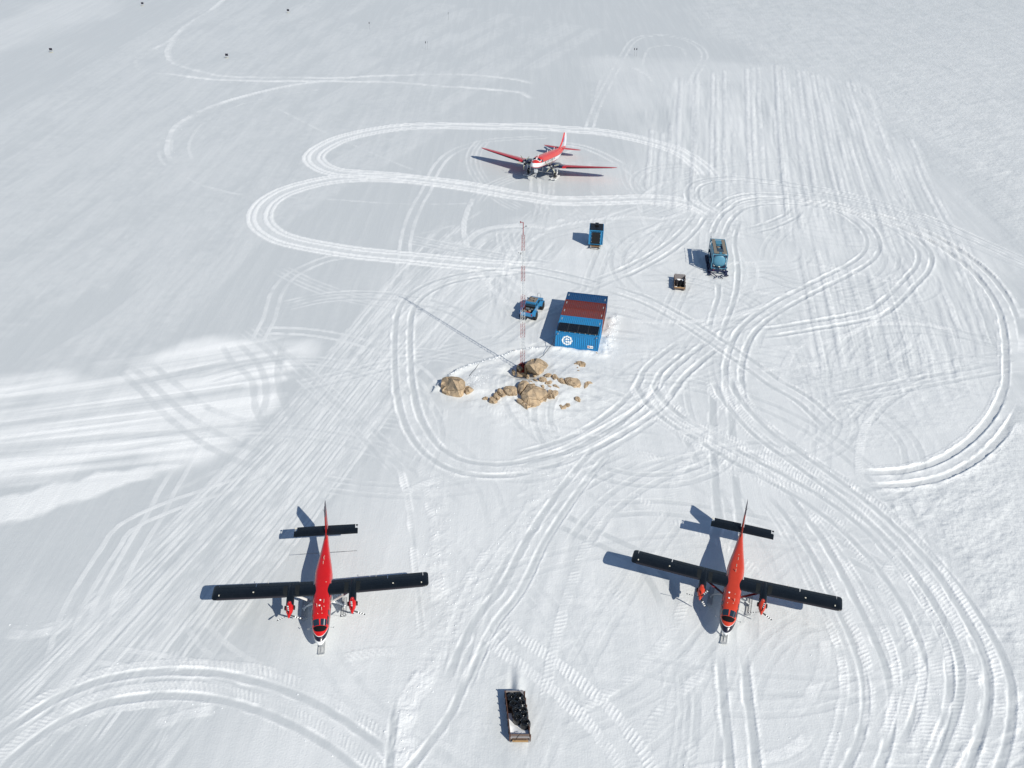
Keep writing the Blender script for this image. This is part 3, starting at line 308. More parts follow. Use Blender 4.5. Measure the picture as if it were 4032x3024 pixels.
# ------------------------------------------------------------------ snow ground: one sheet, ruts, ski marks and drifts as relief
rng=np.random.default_rng(5)
def mound_h(x,y):
    q=((x-MOUND[0])/9.5)**2+((y-MOUND[1])/6.0)**2
    return .75*np.exp(-1.3*q)
def smooth(a,b,x): t=np.clip((x-a)/(b-a),0,1); return t*t*(3-2*t)
def build_ground():
    # rows: dense where the terrain is close to the slope, coarser with distance
    rows=[31.0]
    while rows[-1]<372: rows.append(rows[-1]+.086*(rows[-1]**2+66**2)/(42**2+66**2)*(1.0))
    rows=np.array(rows); nd=len(rows)
    far=[372+ (6000-372)*(k/22)**2.2 for k in range(1,23)]
    near=[31-k for k in (3,8,16,30,60,120,400)][::-1]
    ys=np.concatenate([near,rows,far])
    def wid(y): return .64*np.sqrt(np.maximum(y,31)**2*.7+66**2*.62)+3
    nc=1130
    s=np.linspace(-1,1,nc); ext=np.array([1.03,1.1,1.25,1.5,2,3,5,9,18,40])
    s=np.concatenate([-ext[::-1],s,ext]); c0=len(ext)
    W=wid(ys)
    X=s[None,:]*W[:,None]; Y=np.repeat(ys[:,None],len(s),1)
    H=np.zeros_like(X,dtype=np.float32); A=np.zeros_like(H); RO=np.zeros_like(H); PK=np.zeros_like(H)
    ny,nx=X.shape
    # cheap value-noise in world coordinates
    def vnoise(x,y,sc,seed):
        r=np.random.default_rng(seed); G=r.random((256,256)).astype(np.float32)
        u=x/sc; v=y/sc; i=np.floor(u).astype(int); j=np.floor(v).astype(int); fu=u-i; fv=v-j
        fu=fu*fu*(3-2*fu); fv=fv*fv*(3-2*fv)
        a=G[i&255,j&255]; b=G[(i+1)&255,j&255]; c=G[i&255,(j+1)&255]; d=G[(i+1)&255,(j+1)&255]
        return (a*(1-fu)+b*fu)*(1-fv)+(c*(1-fu)+d*fu)*fv-.5
    def fbm(x,y,sc,seed,o=3):
        t=0; a=1
        for k in range(o): t=t+a*vnoise(x,y,sc/2**k,seed+k); a*=.5
        return t
    # regions --------------------------------------------------------------
    def polymask(poly,soft):
        P=np.array(poly); mnx,mny=P.min(0)-soft; mxx,mxy=P.max(0)+soft
        j0=np.searchsorted(ys,mny); j1=np.searchsorted(ys,mxy)
        out=np.zeros_like(H)
        x=X[j0:j1]; y=Y[j0:j1]
        wob=soft*.5
        xw=x+fbm(x,y,max(2,soft*2),77)*wob*2; yw=y+fbm(x,y,max(2,soft*2),99)*wob*2
        ins=np.zeros(x.shape,bool); d=np.full(x.shape,1e9)
        n=len(P)
        for i in range(n):
            (x1,y1),(x2,y2)=P[i],P[(i+1)%n]
            c=((y1>yw)!=(y2>yw))&(xw<(x2-x1)*(yw-y1)/(y2-y1+1e-9)+x1); ins^=c
            dx,dy=x2-x1,y2-y1; t=np.clip(((xw-x1)*dx+(yw-y1)*dy)/(dx*dx+dy*dy+1e-9),0,1)
            d=np.minimum(d,(xw-x1-t*dx)**2+(yw-y1-t*dy)**2)
        d=np.sqrt(d); sd=np.where(ins,d,-d)
        out[j0:j1]=smooth(-soft*.5,soft*.5,sd); return out
    for kind,poly,amt,soft in REGIONS:
        m=polymask(poly,soft)
        if kind=='bright':
            A=np.maximum(A,m*amt); H+=m*.03*amt
            if amt>.7: PK=np.maximum(PK,0)
        elif kind in('worked','dust'): A=np.maximum(A,m*amt*(1+.35*fbm(X,Y,9,31)))
        elif kind=='rough':
            RO=np.maximum(RO,m*amt)
    A*=1+.12*fbm(X,Y,3.5,12)
    # combed bands: surfaces dragged or blown along one direction
    def comb(guide0,guide1,soft,su,sv,amp,aa,seed):
        nonlocal H,A
        m=polymask(list(guide0)+list(guide1)[::-1],soft)
        sl_=m>0; x=X[sl_]; y=Y[sl_]
        # local direction varies linearly between the two guides
        g0=np.array(guide0); g1=np.array(guide1)
        d0=g0[-1]-g0[0]; d1=g1[-1]-g1[0]; a0=math.atan2(d0[1],d0[0]); a1=math.atan2(d1[1],d1[0])
        c0_=(g0[0]+g0[-1])/2; c1_=(g1[0]+g1[-1])/2; w_=c1_-c0_
        # pivot of the fan so that bands diverge with the guides
        den=math.sin(a1-a0)
        if abs(den)<.03: u=-(x-c0_[0])*math.sin(a0)+(y-c0_[1])*math.cos(a0); v=(x-c0_[0])*math.cos(a0)+(y-c0_[1])*math.sin(a0)
        else:
            e0=np.array([math.cos(a0),math.sin(a0)]); e1=np.array([math.cos(a1),math.sin(a1)])
            t_=np.linalg.solve(np.array([e0,-e1]).T,g1[0]-g0[0]); pv=g0[0]+e0*t_[0]
            rr_=np.hypot(x-pv[0],y-pv[1]); th=np.unwrap(np.array([0]))[0]+np.arctan2(y-pv[1],x-pv[0])
            th0=math.atan2((c0_+c1_)[1]/2-pv[1],(c0_+c1_)[0]/2-pv[0]); dth=np.angle(np.exp(1j*(th-th0))); rm=np.hypot(*( (c0_+c1_)/2-pv)); u=dth*rm; v=rr_
        n_=fbm(u/su,v/sv,1.0,seed,4); n2_=fbm(u/(su*3),v/(sv*1.5),1.0,seed+5,2)
        H[sl_]+=m[sl_]*amp*(n_+.8*n2_); A[sl_]+=m[sl_]*aa*(n_*1.3+n2_)
    comb(FANS[0][1],FANS[1][2],10,1.1,22,.085,.30,301)
    comb(FANS[1][2],FANS[2][2],10,1.3,24,.07,.22,311)
    comb(FANS[3][1],FANS[3][2],6,.42,20,.030,.34,321)
    comb(FANS[3][1],FANS[3][2],8,1.5,30,.030,.30,331)
    comb(FANS[6][1],FANS[6][2],10,.9,14,.065,.22,341)
    comb(FANS[7][1],FANS[7][2],4,1.0,26,.02,.55,351)
    comb(FANS[5][1],FANS[5][2],14,1.1,12,.03,.30,361)
    # trampled and driven-over snow round the camp
    tr=np.clip(1.15-np.hypot((X-14)/34,(Y-108)/36),0,1)+.8*np.clip(1-np.hypot((X-8)/30,(Y-58)/24),0,1)
    tr=np.clip(tr*(.8+1.3*fbm(X,Y,7,90)),0,1)
    H+=tr*(.026*fbm(X,Y,.75,91,3)+.022*fbm(X/3.2,Y,.7,95,2)); A+=tr*.14*(fbm(X,Y,1.1,93,4)+.6*fbm(X/4,Y,.9,97,3))
    # rough untouched snow: crusty lumps drawn out by the wind
    xr=X*.82+Y*.57; yr=-X*.57+Y*.82
    lump=fbm(xr/2.1,yr,1.5,40,4); H+=RO*(.80-.42*smooth(140,260,Y))*(lump*.15+np.abs(fbm(xr/1.7,yr,.9,44,2))*.09); A=np.maximum(A,RO*np.clip(.36-.0009*(Y-100),.12,.45)+RO*.20*lump)
    big=fbm(X,Y,26,51,3); H+=big*.10
    A+=.05*fbm(X,Y,14,55,3)
    H+=.006*fbm(X,Y,.6,60,2)
    # mound with its lip, hollows and wind scoops --------------------------------
    H+=mound_h(X,Y)
    P=np.array(LIP); q=np.exp(-(((X-MOUND[0])/11)**2+((Y-MOUND[1])/8)**2)**2)
    H+=q*(.16*fbm(X*.6+Y*.8,Y*.6-X*.8,1.9,66,3)+.10*fbm(X,Y,.8,67,2)); A=np.maximum(A,q*.50)
    dl=np.full(X.shape,1e9); sg=np.zeros_like(X)
    for i in range(len(P)-1):
        (x1,y1),(x2,y2)=P[i],P[i+1]; dx,dy=x2-x1,y2-y1
        t=np.clip(((X-x1)*dx+(Y-y1)*dy)/(dx*dx+dy*dy),0,1); d=np.hypot(X-x1-t*dx,Y-y1-t*dy)
        c=np.sign(dx*(Y-y1)-dy*(X-x1)); b=d<dl; dl=np.where(b,d,dl); sg=np.where(b,c,sg)
    u=dl*sg+.25*fbm(X,Y,1.1,70,2)   # + on the upper-left (outer) side
    H+=np.where(np.abs(u)<3,.30*smooth(1.2,0,np.clip(-u,0,9))*(u<=0)+.30*smooth(.45,0,u)*(u>0)-.10*np.exp(-((u-.7)/.5)**2),0)*np.exp(-(dl/3)**2)*np.clip(.62+1.1*fbm(X,Y,2.6,71,2),.12,1.2)
    for (hx,hy,r_,dp) in ((-.2,103.2,1.25,.55),(1.0,102.4,1.25,.75),(2.4,101.6,1.0,.3),(-7.2,99.6,1.0,.12),(-4.8,98.4,1.0,-.2),(6.2,101,2.2,-.18),(3.5,106.5,2.4,-.15),(-2,98.5,2.2,.15)):
        H-=dp*np.exp(-(((X-hx)**2+(Y-hy)**2)/r_**2))
    # drift banked along the front and right foot of the container block
    ca=R(-9.837); fx,fy=math.sin(ca),-math.cos(ca); lx,ly=math.cos(ca),math.sin(ca)
    bx=(X-8.826)*lx+(Y-109.829)*ly; bf=(X-8.826)*fx+(Y-109.829)*fy
    fr=np.exp(-((bf-.5)/.8)**2)*smooth(-4.5,-2.5,bx)*smooth(4.6,3.2,bx); H+=fr*(.26+.3*fbm(X,Y,1.0,81,3)); A=np.maximum(A,fr*.8)
    sd=np.exp(-((bx-4.2)/.9)**2)*smooth(-13,-10,bf)*smooth(2.5,.5,bf); H+=sd*(.20+.34*fbm(X,Y,1.2,85,3)); A=np.maximum(A,sd*.65)
    # dig-out drift behind the tyre sledge
    dsx,dsy=X-1.0,Y-51.4
    H+=.30*np.exp(-((dsx-.35)/.45)**2)*np.exp(-np.clip(dsy,-9,9)**2/6)*(dsy>-.2)-.20*np.exp(-((dsx+.25)/.3)**2)*np.exp(-np.clip(dsy,-9,9)**2/5)*(dsy>-.2)
    # tracks -----------------------------------------------------------------
    def spline(pts):
        P=[Vector((a,b)) for a,b in pts]; P=[P[0]*2-P[1]]+P+[P[-1]*2-P[-2]]; out=[]
        for i in range(1,len(P)-2):
            L_=(P[i+1]-P[i]).length; n=max(2,int(L_/1.6))
            for k in range(n):
                t=k/n; a,b,c,d=P[i-1],P[i],P[i+1],P[i+2]
                out.append(.5*((2*b)+(c-a)*t+(2*a-5*b+4*c-d)*t*t+(3*b-a-3*c+d)*t**3))
        out.append(P[-2]); return out
    D=np.full(X.shape,1e3,np.float32); SL=np.zeros_like(D); 
    def field(pts,rad,raw=False):
        S=[Vector(p) for p in pts] if raw else spline(pts); acc=0; js=ny; je=0; i_s=nx; i_e=0
        for i in range(len(S)-1):
            a,b=S[i],S[i+1]; ln=(b-a).length
            if ln<1e-4: continue
            y0,y1=min(a.y,b.y)-rad,max(a.y,b.y)+rad; x0,x1=min(a.x,b.x)-rad,max(a.x,b.x)+rad
            j0=max(0,np.searchsorted(ys,y0)-1); j1=min(ny,np.searchsorted(ys,y1)+1)
            if j1<=j0: acc+=ln; continue
            wa,wb=W[j0],W[j1-1]
            i0=max(0,np.searchsorted(s,min(x0/wa,x0/wb))-1); i1=min(nx,np.searchsorted(s,max(x1/wa,x1/wb))+1)
            if i1<=i0: acc+=ln; continue
            x=X[j0:j1,i0:i1]; y=Y[j0:j1,i0:i1]; dx,dy=(b.x-a.x)/ln,(b.y-a.y)/ln
            t=(x-a.x)*dx+(y-a.y)*dy; tc=np.clip(t,0,ln); ex=x-a.x-tc*dx; ey=y-a.y-tc*dy
            d=np.hypot(ex,ey); d*=np.where(dx*(y-a.y)-dy*(x-a.x)>=0,1,-1)
            o=D[j0:j1,i0:i1]; bmask=np.abs(d)<np.abs(o); o[bmask]=d[bmask]; SL[j0:j1,i0:i1][bmask]=(acc+tc)[bmask]
            js=min(js,j0); je=max(je,j1); i_s=min(i_s,i0); i_e=max(i_e,i1); acc+=ln
        if je<=js: return None
        return slice(js,je),slice(i_s,i_e),acc
    def band(u,c,w,soft): return smooth(w/2+soft,w/2,np.abs(u-c))
    def apply(kind,sl,tot,seed):
        u=D[sl]; ok=np.abs(u)<900
        if not ok.any(): return
        jj,ii=np.nonzero(ok); J=jj+sl[0].start; I=ii+sl[1].start
        u=u[ok]; l=SL[sl][ok]; x=X[J,I]; y=Y[J,I]
        D[sl]=1e3
        n1=fbm(x,y,1.4,seed,2); n0=vnoise(x,y,.45,seed+9); nl=vnoise(l,l*0+seed,11,seed+3)
        end=smooth(0,min(3,tot*.2),l)*smooth(0,min(3,tot*.2),tot-l)
        px=.0012*np.sqrt(y*y+66**2)*.6      # widen hair-thin marks a little with the mesh step
        u=u+.10*n1
        h=np.zeros_like(u); a=np.zeros_like(u); k=np.ones_like(u)
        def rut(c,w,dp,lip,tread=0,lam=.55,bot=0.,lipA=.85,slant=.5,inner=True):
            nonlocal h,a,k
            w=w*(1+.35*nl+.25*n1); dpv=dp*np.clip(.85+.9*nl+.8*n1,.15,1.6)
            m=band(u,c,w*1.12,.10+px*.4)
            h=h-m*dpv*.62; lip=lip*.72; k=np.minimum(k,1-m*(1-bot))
            for sg_ in (-1,1):
                e=np.exp(-((u-c-sg_*(w/2+.2+px*.3))/(.17+px*.3))**2); f=.6+1.1*n1+.5*nl
                h=h+e*lip*f*(1+.9*n0); a=np.maximum(a,e*lipA*np.clip(f+.25,0,1.2))
            if tread:
                p=(l+slant*np.abs(u-c))/lam*2*np.pi
                h=h+m*tread*np.maximum(np.sin(p),-.3)*(.8+n0); a=np.maximum(a,m*.28)
        def stripe(c,w,v,ht=.01,brk=0,soft=.08):
            nonlocal h,a
            m=band(u,c,w+px*.8,soft+px*.4); f=1
            if brk: f=np.clip(.55+brk*(nl+.7*n1),0,1)
            a=np.maximum(a,m*v*f); h=h+m*ht*f*(1+1.5*n0)
        def toothed(c,w,v,lam,amp,slant=.6,brk=1.0):
            nonlocal h,a
            m=band(u,c,w*(1+.4*n1),.18)*np.clip(.72+(1.5*nl+1.0*n1)*brk+.28*(1-brk),0,1); amp=amp*.64
            p=(l+slant*(u-c))/lam*2*np.pi+2.2*n1+3*nl
            tooth=np.maximum(np.sin(p),-.2)
            h=h+m*(amp*tooth*np.clip(.85+1.3*n1+1.0*n0,0,2)+.02); a=np.maximum(a,m*v*(.8+.25*tooth))
        if kind=='ski':
            stripe(-2.0,.45,.8,.05); stripe(-.95,.55,.85,.04); rut(-1.5,.35,.03,.02,lipA=.5,bot=.5); stripe(1.0,.5,.8,.04); stripe(2.0,.45,.75,.05); rut(1.5,.4,.03,.02,lipA=.5,bot=.5); stripe(0,.12,.35,.01)
            m=band(u,0,4.6,.4); a=np.maximum(a,m*.30)
        elif kind=='pair': stripe(-.85,.40,.62,.016,.7); stripe(.85,.40,.62,.016,.7)
        elif kind=='tyre':
            for c in(-.95,.95): rut(c,.42,.022,.020,lipA=.36,bot=.75)
        elif kind=='faint': stripe(0,.45,.33,.006,1.2)
        elif kind=='smear': stripe(0,.7,.8,.04,.7,.35); stripe(.9,.3,.4,.02,1.2)
        elif kind=='smearw': stripe(0,1.4,.65,.04,.8,.5); stripe(1.3,.4,.5,.02,1.2)
        elif kind=='wide': stripe(-1.1,1.0,.6,.03,.7,.3); stripe(1.1,.9,.55,.03,.7,.3)
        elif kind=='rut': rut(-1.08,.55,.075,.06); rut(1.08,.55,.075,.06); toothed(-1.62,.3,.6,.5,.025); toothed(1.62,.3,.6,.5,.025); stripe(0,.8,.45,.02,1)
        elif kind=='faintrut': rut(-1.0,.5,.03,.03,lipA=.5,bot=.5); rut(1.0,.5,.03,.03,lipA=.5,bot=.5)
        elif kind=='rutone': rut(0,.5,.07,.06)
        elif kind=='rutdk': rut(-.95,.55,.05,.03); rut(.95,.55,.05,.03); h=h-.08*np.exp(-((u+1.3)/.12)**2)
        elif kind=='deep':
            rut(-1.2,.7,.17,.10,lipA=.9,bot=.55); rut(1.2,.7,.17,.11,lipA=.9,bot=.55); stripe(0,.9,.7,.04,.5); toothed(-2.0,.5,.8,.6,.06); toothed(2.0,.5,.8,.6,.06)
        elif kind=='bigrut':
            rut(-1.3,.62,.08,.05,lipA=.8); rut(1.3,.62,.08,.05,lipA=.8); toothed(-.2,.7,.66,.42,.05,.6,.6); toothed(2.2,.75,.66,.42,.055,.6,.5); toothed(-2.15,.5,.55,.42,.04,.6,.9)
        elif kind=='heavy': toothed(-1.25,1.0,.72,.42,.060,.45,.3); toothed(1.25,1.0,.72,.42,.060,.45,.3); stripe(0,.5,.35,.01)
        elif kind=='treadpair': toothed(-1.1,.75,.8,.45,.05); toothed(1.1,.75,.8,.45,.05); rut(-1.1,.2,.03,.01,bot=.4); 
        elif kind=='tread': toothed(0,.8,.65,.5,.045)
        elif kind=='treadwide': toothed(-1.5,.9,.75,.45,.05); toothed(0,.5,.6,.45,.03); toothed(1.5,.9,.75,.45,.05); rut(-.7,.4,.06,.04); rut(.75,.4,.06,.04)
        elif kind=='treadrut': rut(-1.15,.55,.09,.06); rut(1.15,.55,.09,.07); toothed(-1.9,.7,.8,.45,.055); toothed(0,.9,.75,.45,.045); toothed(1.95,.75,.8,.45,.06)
        elif kind=='rough':
            m=band(u,0,1.6,.5)*np.clip(.8+nl,0,1); h=h+m*(.09*n1+.10*np.abs(n0)); a=np.maximum(a,m*(.75+.3*n1))
        elif kind=='flatpair': rut(-1.15,.75,.035,.02,bot=.12,lipA=.7); rut(1.15,.75,.035,.02,bot=.12,lipA=.7)
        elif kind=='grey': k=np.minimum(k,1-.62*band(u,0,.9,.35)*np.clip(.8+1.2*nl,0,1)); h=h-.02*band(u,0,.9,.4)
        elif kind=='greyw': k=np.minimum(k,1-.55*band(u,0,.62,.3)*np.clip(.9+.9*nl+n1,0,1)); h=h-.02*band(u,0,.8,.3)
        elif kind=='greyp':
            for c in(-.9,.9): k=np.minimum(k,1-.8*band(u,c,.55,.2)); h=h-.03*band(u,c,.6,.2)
        elif kind=='grey3':
            for c in(-.6,0,.6): stripe(c,.14,.4,.012)
            k=np.minimum(k,1-.4*band(u,0,1.7,.3))
        elif kind=='groom': stripe(0,.60,.78,.07,.5,.18); stripe(1.0,.3,.40,.03,.9,.15); h=h-.03*band(u,-.7,.5,.3)
        elif kind=='streak': stripe(0,.2,.55,.010,1.5,.1); stripe(.55,.14,.40,.006,1.6,.1)
        elif kind=='soft': stripe(0,.6,.35,.01,1.2,.5)
        elif kind=='wind': stripe(0,1.8,.17,.012,1.3,1.6); stripe(2.4,.5,.16,.008,1.5,.5)
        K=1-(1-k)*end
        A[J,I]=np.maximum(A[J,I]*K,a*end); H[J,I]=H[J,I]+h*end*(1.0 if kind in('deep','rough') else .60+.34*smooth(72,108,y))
    rr=random.Random(11); TRACKS_X=list(TRACKS)
    def interp(g0,g1,f):
        def at(g,t):
            t*=len(g)-1; i=min(int(t),len(g)-2); t-=i; return (g[i][0]*(1-t)+g[i+1][0]*t,g[i][1]*(1-t)+g[i+1][1]*t)
        a=rr.uniform(0,.35) if rr.random()<.6 else 0; b=1-(rr.uniform(0,.35) if rr.random()<.6 else 0)
        out=[]
        for k in range(9):
            t=a+(b-a)*k/8; p,q_=at(g0,t),at(g1,t); f2=f+rr.uniform(-.004,.004); out.append((p[0]*(1-f2)+q_[0]*f2,p[1]*(1-f2)+q_[1]*f2))
        return out
    for fi,(kind,g0,g1,n) in enumerate(FANS):
        for k in range(n):
            f=(k+rr.uniform(-.4,.4))/max(1,n-1)
            r_=field(interp(g0,g1,f),{'wind':5,'groom':1.8,'streak':1.0,'soft':1.5}[kind])
            if r_: apply(kind,r_[:2],r_[2],200+fi*31+k)
    for q in range(135):
        cx_=rr.uniform(-12,50); cy_=rr.uniform(38,165); a=rr.uniform(0,6.28) if q%3 else rr.choice((1.1,1.25,2.0,1.5)); cu=rr.uniform(-.05,.05); P_=[]
        for k in range(8): P_.append((cx_,cy_)); a+=cu*8*rr.uniform(.6,1.4); cx_+=math.cos(a)*7; cy_+=math.sin(a)*7
        P_=P_[:rr.randint(4,8)]
        TRACKS_X.append((rr.choice(['faint','pair','faintrut','tyre','tyre','tyre','tread']),P_))
    for q in range(34):
        cx_=rr.uniform(16,52); cy_=rr.uniform(88,165); a=rr.uniform(0,6.28); cu=rr.choice((-1,1))*rr.uniform(.02,.11); P_=[]
        for k in range(9): P_.append((cx_,cy_)); a+=cu*6; cx_+=math.cos(a)*6; cy_+=math.sin(a)*6
        TRACKS_X.append((rr.choice(['tyre','faintrut','faint','tyre','pair']),P_[:rr.randint(5,9)]))
    RAD={'tyre':1.6,'ski':3,'pair':1.6,'faint':1,'smear':1.8,'smearw':2.2,'wide':2.4,'rut':2.3,'faintrut':2,'rutone':1,'rutdk':2,'deep':3,'bigrut':3.1,'heavy':2.3,'treadpair':2,'tread':.9,'treadwide':2.5,'treadrut':2.9,'rough':1.8,'flatpair':2.1,'grey':1.3,'greyw':1.0,'greyp':1.8,'grey3':1.4}
    order={'tyre':-1,'faint':0,'pair':0,'faintrut':0,'smear':0,'ski':1,'grey':0,'greyw':0,'greyp':0}
    for ti,T_ in enumerate(sorted(TRACKS_X,key=lambda t_:order.get(t_[0],2))):
        r_=field(T_[1],RAD[T_[0]])
        if r_: apply(T_[0],r_[:2],r_[2],500+ti*7)
    # flatten right under the parked things so that they rest on the snow
    edge=smooth(1.0,.97,np.abs(s))[None,:]*smooth(28,31,ys)[:,None]*smooth(385,370,ys)[:,None]
    H=H*edge
    H=H-.0
    V=np.empty((ny*nx,3),np.float32); V[:,0]=X.ravel(); V[:,1]=Y.ravel(); V[:,2]=H.ravel()
    idx=np.arange(ny*nx).reshape(ny,nx); q=np.stack([idx[:-1,:-1],idx[:-1,1:],idx[1:,1:],idx[1:,:-1]],-1).reshape(-1,4)
    me=bpy.data.meshes.new('snow_ground'); nf=len(q)
    me.vertices.add(len(V)); me.vertices.foreach_set('co',V.ravel())
    me.loops.add(nf*4); me.loops.foreach_set('vertex_index',q.ravel().astype(np.int32))
    me.polygons.add(nf); me.polygons.foreach_set('loop_start',np.arange(0,nf*4,4,dtype=np.int32))
    try: me.polygons.foreach_set('loop_total',np.full(nf,4,np.int32))
    except Exception: pass
    me.polygons.foreach_set('use_smooth',np.ones(nf,bool))
    at=me.attributes.new('fresh','FLOAT','POINT'); at.data.foreach_set('value',np.clip(A,0,1.1).ravel().astype(np.float32))
    at=me.attributes.new('rough','FLOAT','POINT'); at.data.foreach_set('value',RO.ravel().astype(np.float32))
    me.update(); me.validate()
    o=bpy.data.objects.new('snow_ground',me); col.objects.link(o); tag(o,kind='structure')
    print('ground verts',len(V),'faces',nf)
    # height lookup for placing things
    def hz(x,y):
        j=int(np.clip(np.searchsorted(ys,y),1,ny-1)); w_=W[j]; i=int(np.clip(np.searchsorted(s,x/w_),1,nx-1)); return float(H[j,i])
    return o,hz
ground,hz=build_ground()
def snow_material():
    m=bpy.data.materials.new('snow'); m.use_nodes=True; nt=m.node_tree; N=nt.nodes; L=nt.links; b=N['Principled BSDF']
    tc=N.new('ShaderNodeTexCoord')
    fr=N.new('ShaderNodeAttribute'); fr.attribute_name='fresh'
    ro=N.new('ShaderNodeAttribute'); ro.attribute_name='rough'
    n1=N.new('ShaderNodeTexNoise'); n1.inputs['Scale'].default_value=.9; n1.inputs['Detail'].default_value=9; n1.inputs['Roughness'].default_value=.6
    L.new(tc.outputs['Object'],n1.inputs['Vector'])
    mp=N.new('ShaderNodeMapping'); mp.inputs['Rotation'].default_value=(0,0,R(-38)); mp.inputs['Scale'].default_value=(1.1,.07,1); L.new(tc.outputs['Object'],mp.inputs['Vector'])
    n2=N.new('ShaderNodeTexNoise'); n2.inputs['Scale'].default_value=.55; n2.inputs['Detail'].default_value=7; n2.inputs['Roughness'].default_value=.62; L.new(mp.outputs[0],n2.inputs['Vector'])
    def math_(op,a,bb,c=None):
        n=N.new('ShaderNodeMath'); n.operation=op
        for i,v in enumerate((a,bb,c)):
            if v is None: continue
            if isinstance(v,(int,float)): n.inputs[i].default_value=v
            else: L.new(v,n.inputs[i])
        return n.outputs[0]
    a1=math_('MULTIPLY_ADD',n1.outputs['Fac'],.16,-.08)
    a2=math_('MULTIPLY_ADD',n2.outputs['Fac'],.52,-.25)
    s_=math_('ADD',fr.outputs['Fac'],a1); s_=math_('ADD',s_,a2)
    cr=N.new('ShaderNodeValToRGB'); e=cr.color_ramp.elements
    e[0].position=0; e[0].color=SNOW_OLD; e[1].position=1; e[1].color=SNOW_NEW
    L.new(s_,cr.inputs[0]); L.new(cr.outputs[0],b.inputs['Base Color'])
    b.inputs['Roughness'].default_value=.55; b.inputs['Specular IOR Level'].default_value=.25
    n3=N.new('ShaderNodeTexNoise'); n3.inputs['Scale'].default_value=5.5; n3.inputs['Detail'].default_value=6; L.new(tc.outputs['Object'],n3.inputs['Vector'])
    n4=N.new('ShaderNodeTexNoise'); n4.inputs['Scale'].default_value=1.4; n4.inputs['Detail'].default_value=5; L.new(tc.outputs['Object'],n4.inputs['Vector'])
    hh=math_('MULTIPLY',n3.outputs['Fac'],math_('MULTIPLY_ADD',fr.outputs['Fac'],.035,.012))
    hh=math_('ADD',hh,math_('MULTIPLY',n2.outputs['Fac'],.05))
    hh=math_('ADD',hh,math_('MULTIPLY',n4.outputs['Fac'],math_('MULTIPLY_ADD',ro.outputs['Fac'],.12,.015)))
    bp=N.new('ShaderNodeBump'); bp.inputs['Strength'].default_value=1; bp.inputs['Distance'].default_value=1.0; L.new(hh,bp.inputs['Height'])
    L.new(bp.outputs[0],b.inputs['Normal'])
    return m
SNOW_OLD=(.565,.586,.590,1); SNOW_NEW=(.895,.895,.878,1)
M_snow=snow_material(); ground.data.materials.append(M_snow)
# ------------------------------------------------------------------ shared paints
RED=(.62,.012,.010); REDO=(.57,.050,.019); NAVY=(.010,.014,.028); WHITE=(.80,.80,.79); BLACK=(.006,.007,.009)
M_wing=mat('black_wing_paint',(.0045,.007,.010),rough=.30,noise=.5,nscale=2,spec=.42)
def panel_lines(m,lighter,sx=1.15,sy=.62,rough_var=True):
    nt=m.node_tree; N=nt.nodes; L=nt.links; b=N['Principled BSDF']; tc=N.new('ShaderNodeTexCoord')
    mp=N.new('ShaderNodeMapping'); mp.inputs['Rotation'].default_value=(0,0,R(90)); L.new(tc.outputs['Object'],mp.inputs[0])
    br=N.new('ShaderNodeTexBrick'); br.inputs['Scale'].default_value=1; br.inputs['Brick Width'].default_value=sx; br.inputs['Row Height'].default_value=sy; br.inputs['Mortar Size'].default_value=.012; br.inputs['Mortar Smooth'].default_value=.3
    br.inputs['Color1'].default_value=(0,0,0,1); br.inputs['Color2'].default_value=(.22,.22,.22,1); br.inputs['Mortar'].default_value=(1,1,1,1); L.new(mp.outputs[0],br.inputs[0])
    old=b.inputs['Base Color'].links[0].from_socket; mx=N.new('ShaderNodeMix'); mx.data_type='RGBA'; L.new(br.outputs[0],mx.inputs[0]); L.new(old,mx.inputs[6]); mx.inputs[7].default_value=(*lighter,1); L.new(mx.outputs[2],b.inputs['Base Color'])
    n=N.new('ShaderNodeTexNoise'); n.inputs['Scale'].default_value=.9; n.inputs['Detail'].default_value=6; L.new(tc.outputs['Object'],n.inputs[0])
    mr=N.new('ShaderNodeMapRange'); mr.inputs[3].default_value=b.inputs['Roughness'].default_value*.7; mr.inputs[4].default_value=b.inputs['Roughness'].default_value*1.9; L.new(n.outputs[0],mr.inputs[0]); L.new(mr.outputs[0],b.inputs['Roughness'])
panel_lines(M_wing,(.012,.015,.019))
M_walk=mat('walkway_paint',(.006,.008,.008),rough=.75,noise=.3,nscale=30)
M_boot=mat('rubber_boot',(.010,.009,.014),rough=.45)
M_white=mat('white_paint',WHITE,rough=.35,noise=.05,nscale=4)
M_grey=mat('grey_metal',(.32,.33,.34),rough=.45,metal=.3,noise=.15,nscale=8)
M_ski=mat('ski_grey',(.50,.51,.51),rough=.5,noise=.1,nscale=5,dirt=(.36,.35,.33),dirt_amt=.5)
M_dark=mat('dark_metal',(.020,.019,.022),rough=.5,noise=.3,nscale=10)
M_exh=mat('exhaust_dark',(.022,.016,.014),rough=.55,noise=.3,nscale=20)
M_tyre=mat('tyre_rubber',(.012,.012,.013),rough=.8,noise=.25,nscale=25,bump=.3)
M_glass=mat('cockpit_glass',(.010,.022,.032),rough=.06,spec=.9,coat=.6)
M_redstrut=mat('dull_red_paint',(.25,.022,.03),rough=.45,noise=.12,nscale=6)
M_cream=mat('cream_antenna',(.72,.68,.55),rough=.5)
M_black=mat('matt_black',(.004,.004,.005),rough=.75,spec=.2)
M_yel=mat('yellow_paint',(.6,.42,.03),rough=.5)
def superell(x,zc,hw,hh,e,n):
    out=[]
    for k in range(n):
        t=2*math.pi*k/n; c,s_=math.cos(t),math.sin(t)
        out.append((x,hw*math.copysign(abs(c)**(2/e),c),zc+hh*math.copysign(abs(s_)**(2/e),s_)))
    return out
